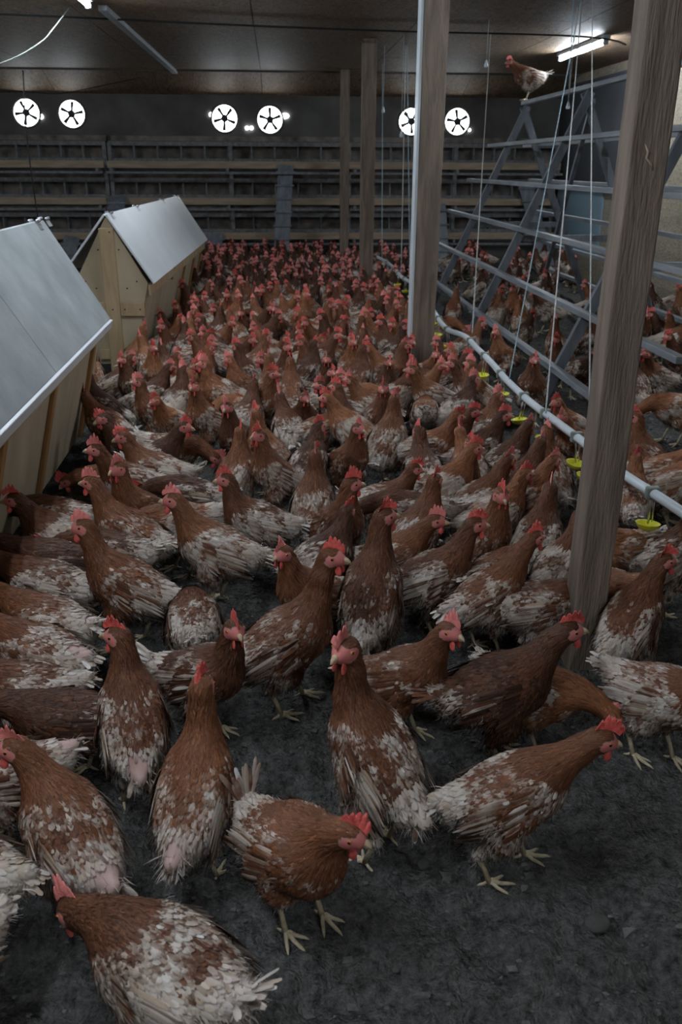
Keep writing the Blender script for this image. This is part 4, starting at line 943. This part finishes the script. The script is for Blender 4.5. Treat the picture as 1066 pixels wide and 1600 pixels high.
G = 0.79           # size of these hens against the pattern hen
placed = []        # (x, y, heading, owner index)
def circles(x, y, a, s=1.0):
    return [(x+math.cos(a)*d*s, y+math.sin(a)*d*s, r*s) for d, r in ((-0.10, 0.058), (0.0, 0.078), (0.085, 0.07))]
def clash(x, y, a, slack=0.0):
    cs = circles(x, y, a, G)
    for q in placed:
        if abs(q[0]-x) > 0.4 or abs(q[1]-y) > 0.4: continue
        for c in circles(q[0], q[1], q[2], q[3]):
            for d in cs:
                if (c[0]-d[0])**2+(c[1]-d[1])**2 < (c[2]+d[2]-slack)**2: return True
    return False
hens = []   # dict(x, y, ang, s, key, label, group, tier)
for i, (ra, bb_, kw, lab) in enumerate(HERO):
    be = math.radians(kw.get('beta', 20)); hz = kw.get('hz', .215)
    A = atz(*ra, G*(hz-0.13*math.sin(be))); B2 = atz(*bb_, G*(hz+0.10*math.sin(be))); d = B2-A
    ln = math.hypot(d[0], d[1]); ang = math.atan2(d[1], d[0]); sc = ln/(0.23*math.cos(be)+0.03)
    s_ = G*kw.get('sz', min(1.05, max(0.96, sc*1.5))); c = (A*0.45+B2*0.55)
    hens.append(dict(x=c[0], y=c[1], ang=ang, s=s_, kw=kw, label=lab, tier=0, raw=sc))
    placed.append((c[0], c[1], ang, s_))
BOXL = [(-0.945, 5.32, 8.5, -1.4), (-1.0, 1.0, 4.0, 0.8)]
POSTS = [(0.79, 1.90), (0.81, 4.87), (0.82, 8.25), (0.80, 10.75)]
def blocked(x, y, a):
    for (cx, y0, y1, rz) in BOXL:
        cy = (y0+y1)/2; r_ = math.radians(rz); dx, dy = x-cx, y-cy; lx = dx*math.cos(r_)+dy*math.sin(r_); ly = -dx*math.sin(r_)+dy*math.cos(r_)
        if abs(lx) < 0.21 and abs(ly) < (y1-y0)/2+0.16: return True
    for (qx, qy) in POSTS:
        for c in circles(x, y, a):
            if (c[0]-qx)**2+(c[1]-qy)**2 < (c[2]+0.065)**2: return True
    if 3.1 < y < 9.2:
        for c in circles(x, y, a):
            if min(abs(c[0]-1.46), abs(c[0]-2.84)) < c[2]*G+0.02: return True
    hx = x+0.12*math.cos(a)
    if abs(hx-1.02) < 0.055 or abs(x-1.02) < 0.03: return True
    for ly in (4.5, 6.4, 8.0):
        for lx in (1.44, 2.86):
            for c in circles(x, y, a):
                if (c[0]-lx)**2+(c[1]-ly)**2 < (c[2]+0.04)**2: return True
    if 0.93 < x < 1.13 and y > 2.0 and abs(math.sin(a)) < 0.4 and False: return True
    return not (-3.4 < x < X1-0.2 and y < YB-0.35)
rnd_ = random.Random(12)
for (px, py, hd, pose) in MID:
    p = atz(px, py, 0.21*G); a = math.radians(hd)
    best = None
    for tr in range(60):
        k = tr/60.0; x = p[0]+rnd_.gauss(0, 0.05*k+0.0001)*(1+p[1]*0.1); y = p[1]+rnd_.gauss(0, 0.1*k+0.0001)*(1+p[1]*0.1); aa = a+rnd_.gauss(0, 0.25*k)
        if not clash(x, y, aa, 0.035) and not blocked(x, y, aa): best = (x, y, aa); break
    if best is None: continue
    x, y, aa = best
    hens.append(dict(x=x, y=y, ang=aa, s=G*rnd_.uniform(0.94, 1.06), pose=pose, tier=1)); placed.append((x, y, aa, G))
# the rest of the flock, thickest towards the back wall
def fill(xa, xb, ya, yb, want, tries, sl, posew='nnnuul'):
    n = 0
    for _ in range(tries):
        if n >= want: break
        x = rnd_.uniform(xa, xb); y = rnd_.uniform(ya, yb); a = rnd_.uniform(0, 2*math.pi)
        px, py, z = proj((x, y, 0.3))
        if not (-25 < px < 1091): continue
        if x < -0.72 and y > 5.0 and y < 8.6: continue
        if clash(x, y, a, sl) or blocked(x, y, a): continue
        hens.append(dict(x=x, y=y, ang=a, s=G*rnd_.uniform(0.92, 1.06), pose=rnd_.choice(posew), tier=1)); placed.append((x, y, a, G)); n += 1
    return n
fill(-0.75, 0.95, 3.9, 6.2, 80, 6000, 0.03)
fill(-0.75, 1.0, 6.2, 9.0, 110, 12000, 0.035, 'nnnull')
fill(-1.05, 1.2, 9.0, 11.1, 110, 9000, 0.04, 'nnull')
fill(1.1, 3.3, 3.6, 10.9, 62, 5000, 0.03)
fill(-0.75, 0.7, 2.9, 3.9, 8, 2000, 0.03)
# ---------------------------------------------------------------- build the hens
FEET = [((0.02, 0.045), (0.0, -0.045)), ((0.05, 0.043), (-0.03, -0.043)), ((-0.015, 0.047), (0.03, -0.045)), ((0.045, 0.042), (-0.035, -0.045, 0.012))]
VAR = {'n': [], 'u': [], 'l': []}
def var(pose, seed, q, h):
    r = random.Random(seed); kw = dict(wear=r.uniform(-0.02, 0.28)+(0.1 if q < 0.3 else 0), bare=r.choice((0, 0, 0.4, 0.9)), comb=r.uniform(0.85, 1.25), pale_comb=r.random() < 0.35, feet=FEET[seed % 4], plump=r.uniform(0.95, 1.08), tail=(r.randint(5, 9), r.uniform(0, 60), r.uniform(0.05, 0.09)))
    if pose == 'n': kw.update(beta=r.uniform(12, 24), hz=0.22, neck=(r.uniform(45, 58), r.uniform(60, 75), r.uniform(55, 75)), nl=(0.04, 0.045, 0.04), turn=r.uniform(-30, 30), hyaw=r.uniform(-35, 35), hpitch=r.uniform(-15, 5))
    if pose == 'u': kw.update(beta=r.uniform(26, 42), hz=0.225, neck=(r.uniform(60, 70), r.uniform(78, 86), r.uniform(76, 88)), nl=(0.043, 0.045, 0.04), turn=r.uniform(-35, 35), hyaw=r.uniform(-50, 50), hpitch=r.uniform(-10, 8))
    if pose == 'l': kw.update(beta=r.uniform(-2, 8), hz=0.21, neck=(r.uniform(0, 20), r.uniform(-25, 5), r.uniform(-45, -10)), nl=(0.05, 0.052, 0.045), turn=r.uniform(-25, 25), hpitch=r.uniform(-45, -20))
    p, S = make_hen_meshes(seed=seed, q=q, h=h, **kw); return p, S, kw
NV = {'n': (21, 22, 23, 24, 25), 'u': (31, 32, 33, 34, 35), 'l': (41, 42)}
for ps, seeds in NV.items():
    for sd in seeds:
        p, S, kw = var(ps, sd, 0.45 if not QUICK else 0.3, 0.0065); VAR[ps].append((build_parts(p), kw))
FARM = []
for ps, sd in (('n', 51), ('n', 52), ('u', 53), ('u', 54), ('u', 55)):
    p, S, kw = var(ps, sd, 0.20, 0.010); bf, allm = build_single(p); FARM.append((bf, allm, bf.mesh('hen', allm), ps))

MASSM = []
for ps, sd in (('n', 61), ('u', 62), ('u', 63)):
    p, S, kw = var(ps, sd, 0.035, 0.013); bf, allm = build_single(p); MASSM.append((bf, allm))

for i, h_ in enumerate(hens):
    c = h_['kw'] if h_['tier'] == 0 else None
    if c is not None:
        kk = dict(c); kk.pop('sz', None); h_['hue'] = kk.pop('tone', 0.28+0.4*((i*7) % 10)/10)
        if 'feet' not in kk: kk['feet'] = FEET[i % 4]
        p, S = make_hen_meshes(seed=100+i, q=0.5 if QUICK else (1.0 if i in (0, 1, 2, 3, 4, 5, 6, 9, 10, 13) else 0.6), h=0.0055, **kk)
        h_['meshes'] = build_parts(p)

ORD = ['nearest', 'second nearest', 'third nearest', 'fourth nearest', 'fifth nearest', 'sixth nearest', 'seventh nearest', 'eighth nearest', 'ninth nearest', 'tenth nearest']
tier1 = [h for h in hens if h['tier'] == 1]
for h_ in tier1:
    px, py, z = proj((h_['x'], h_['y'], 0.2)); h_['px'], h_['py'] = px, py
vis = [h for h in tier1 if -15 < h['px'] < 1081]
vis.sort(key=lambda h: h['y'])
N_ONE = 298-len([h for h in hens if h['tier'] == 0])-1
singles, mass = vis[:N_ONE], vis[N_ONE:]
LM = [('the middle post', 0.81, 4.87), ('the far nest box front', -0.75, 5.2), ('the near nest box', -0.75, 4.05), ('the second farthest post', 0.82, 8.25),
      ('the nearest rack leg', 1.42, 4.5), ('the middle rack leg', 1.42, 6.4), ('the farthest rack leg', 1.42, 8.35), ('the large right post', 0.79, 1.95),
      ('the nearest yellow cup', 1.05, 2.3), ('the right wall', 3.4, 6.5), ('the far nest box end', -0.72, 8.5), ('the farthest timber post', 0.8, 10.75),
      ('the tall upright centre hen', 0.16, 1.9), ('the mid aisle', 0.1, 5.6), ('the centre of the picture', 0.1, 4.0), ('the far aisle', 0.0, 7.2)]
def facing(h):
    # the way the hen faces as seen from the camera
    va = math.atan2(h['y'], h['x'])-math.pi/2; a = (math.degrees(h['ang']-0*va)) % 360
    return 'facing right' if a < 50 or a > 310 else 'facing away' if a < 130 else 'facing left' if a < 230 else 'facing us'
POSEW = {'n': 'standing', 'u': 'upright', 'l': 'head lowered'}
from collections import defaultdict
cls = defaultdict(list)
ri = random.Random(3)
for h_ in singles:
    h_['far'] = h_['y'] > 8.0
    if not h_['far']:
        j = ri.randrange(len(VAR[h_['pose']])); h_['meshes'], h_['kw'] = VAR[h_['pose']][j]
        w_ = h_['kw']['wear']; h_['tone'] = 'whitish' if w_ > 0.15 else 'mottled'; h_['hue'] = ri.random(); h_['tone'] = ('dark ' if h_['hue'] < 0.3 else 'orange ' if h_['hue'] > 0.75 else 'brown ')+h_['tone']
        L2 = min(LM, key=lambda l: math.hypot(l[1]-h_['x'], (l[2]-h_['y'])*0.8)); h_['lm'] = L2
        side = 'left of' if h_['x'] < L2[1]-0.12 else 'right of' if h_['x'] > L2[1]+0.12 else ('behind' if h_['y'] > L2[2] else 'in front of')
        cls[(h_['tone'], POSEW[h_['pose']], facing(h_), side, L2[0])].append(h_)
for key, lst in cls.items():
    lst.sort(key=lambda h: math.hypot(h['lm'][1]-h['x'], h['lm'][2]-h['y']))
    for k, h_ in enumerate(lst):
        o = '' if len(lst) == 1 else (ORD[k]+' ' if k < 10 else 'farther ')
        h_['label'] = (o+'%s hen %s %s, %s %s' % (key[0], key[1], key[2], key[3], key[4])).strip()
ZON = [(-9, -0.3, 'far flock left of centre below the nest bank'), (-0.3, 0.3, 'far flock in the middle below the nest bank'), (0.3, 0.95, 'far flock beside the farthest posts'), (0.95, 9, 'far flock behind the perch rack')]
count = 0
for h_ in [h for h in hens if h['tier'] == 0]+singles:
    gz = float(floor_height(np.array([h_['x']]), np.array([h_['y']]))[0])
    if h_.get('far'):
        bf, allm, me, ps = ri.choice([f for f in FARM if f[3] == ('u' if h_['pose'] == 'u' else 'n')]); o = link('hen', me); o.location = (h_['x'], h_['y'], gz); o.rotation_euler = (0, 0, h_['ang']); o.scale = (h_['s'],)*3; o['tone'] = ri.random()
        zn = next(z for z in ZON if z[0] <= h_['x'] < z[1])
        tag(o, 'small distant brown hen in the packed '+zn[2], 'hen', 'hens in the '+zn[2])
    else:
        t = place_hen(h_['meshes'], h_['x'], h_['y'], h_['ang'], h_['s'], gz, h_['hue'])
        tag(t, h_['label'], 'hen', 'brown hens on the litter floor')
    count += 1
# the hen perched on top of the rack
p, S = make_hen_meshes(seed=77, q=0.5, h=0.006, beta=8, hz=0.20, neck=(30, 38, 30), nl=(.045, .045, .04), wear=0.1, bare=0.1, tail=(8, 30, .1), feet=((0.01, 0.018), (-0.01, -0.018)))
t = place_hen(build_parts(p), 2.15, 8.03, math.radians(192), 0.92, AZ+0.046)
tag(t, 'hen balancing on the end of the top rail of the perch rack', 'hen', 'hens off the floor')
# all the other hens at the very back, more than anyone could tell apart
if mass:
    b = Buf()
    for h_ in mass:
        bf, allm = ri.choice(MASSM); V = np.vstack(bf.v); a = h_['ang']; ca, sa = math.cos(a), math.sin(a); s_ = h_['s']
        Vw = np.stack([(V[:, 0]*ca-V[:, 1]*sa)*s_+h_['x'], (V[:, 0]*sa+V[:, 1]*ca)*s_+h_['y'], V[:, 2]*s_], 1); C = np.vstack(bf.c); C[:, 0] += ri.uniform(-0.15, 0.15)
        b.v.append(Vw); b.f.append(np.vstack(bf.f)+b.n); b.n += len(V); b.c.append(C); b.m.append(np.concatenate(bf.m)); b.sm.append(np.concatenate(bf.sm))
        N_ = np.vstack(bf.nn); b.nn.append(np.stack([N_[:, 0]*ca-N_[:, 1]*sa, N_[:, 0]*sa+N_[:, 1]*ca, N_[:, 2]], 1))
    tag(link('hen_flock', b.mesh('hen_flock', allm)), 'dense mass of hens crowding the floor at the back wall', 'hens', kind='stuff')
print('HENS', count, 'mass', len(mass), 'classes', len(cls), 'max', max(len(v) for v in cls.values()))
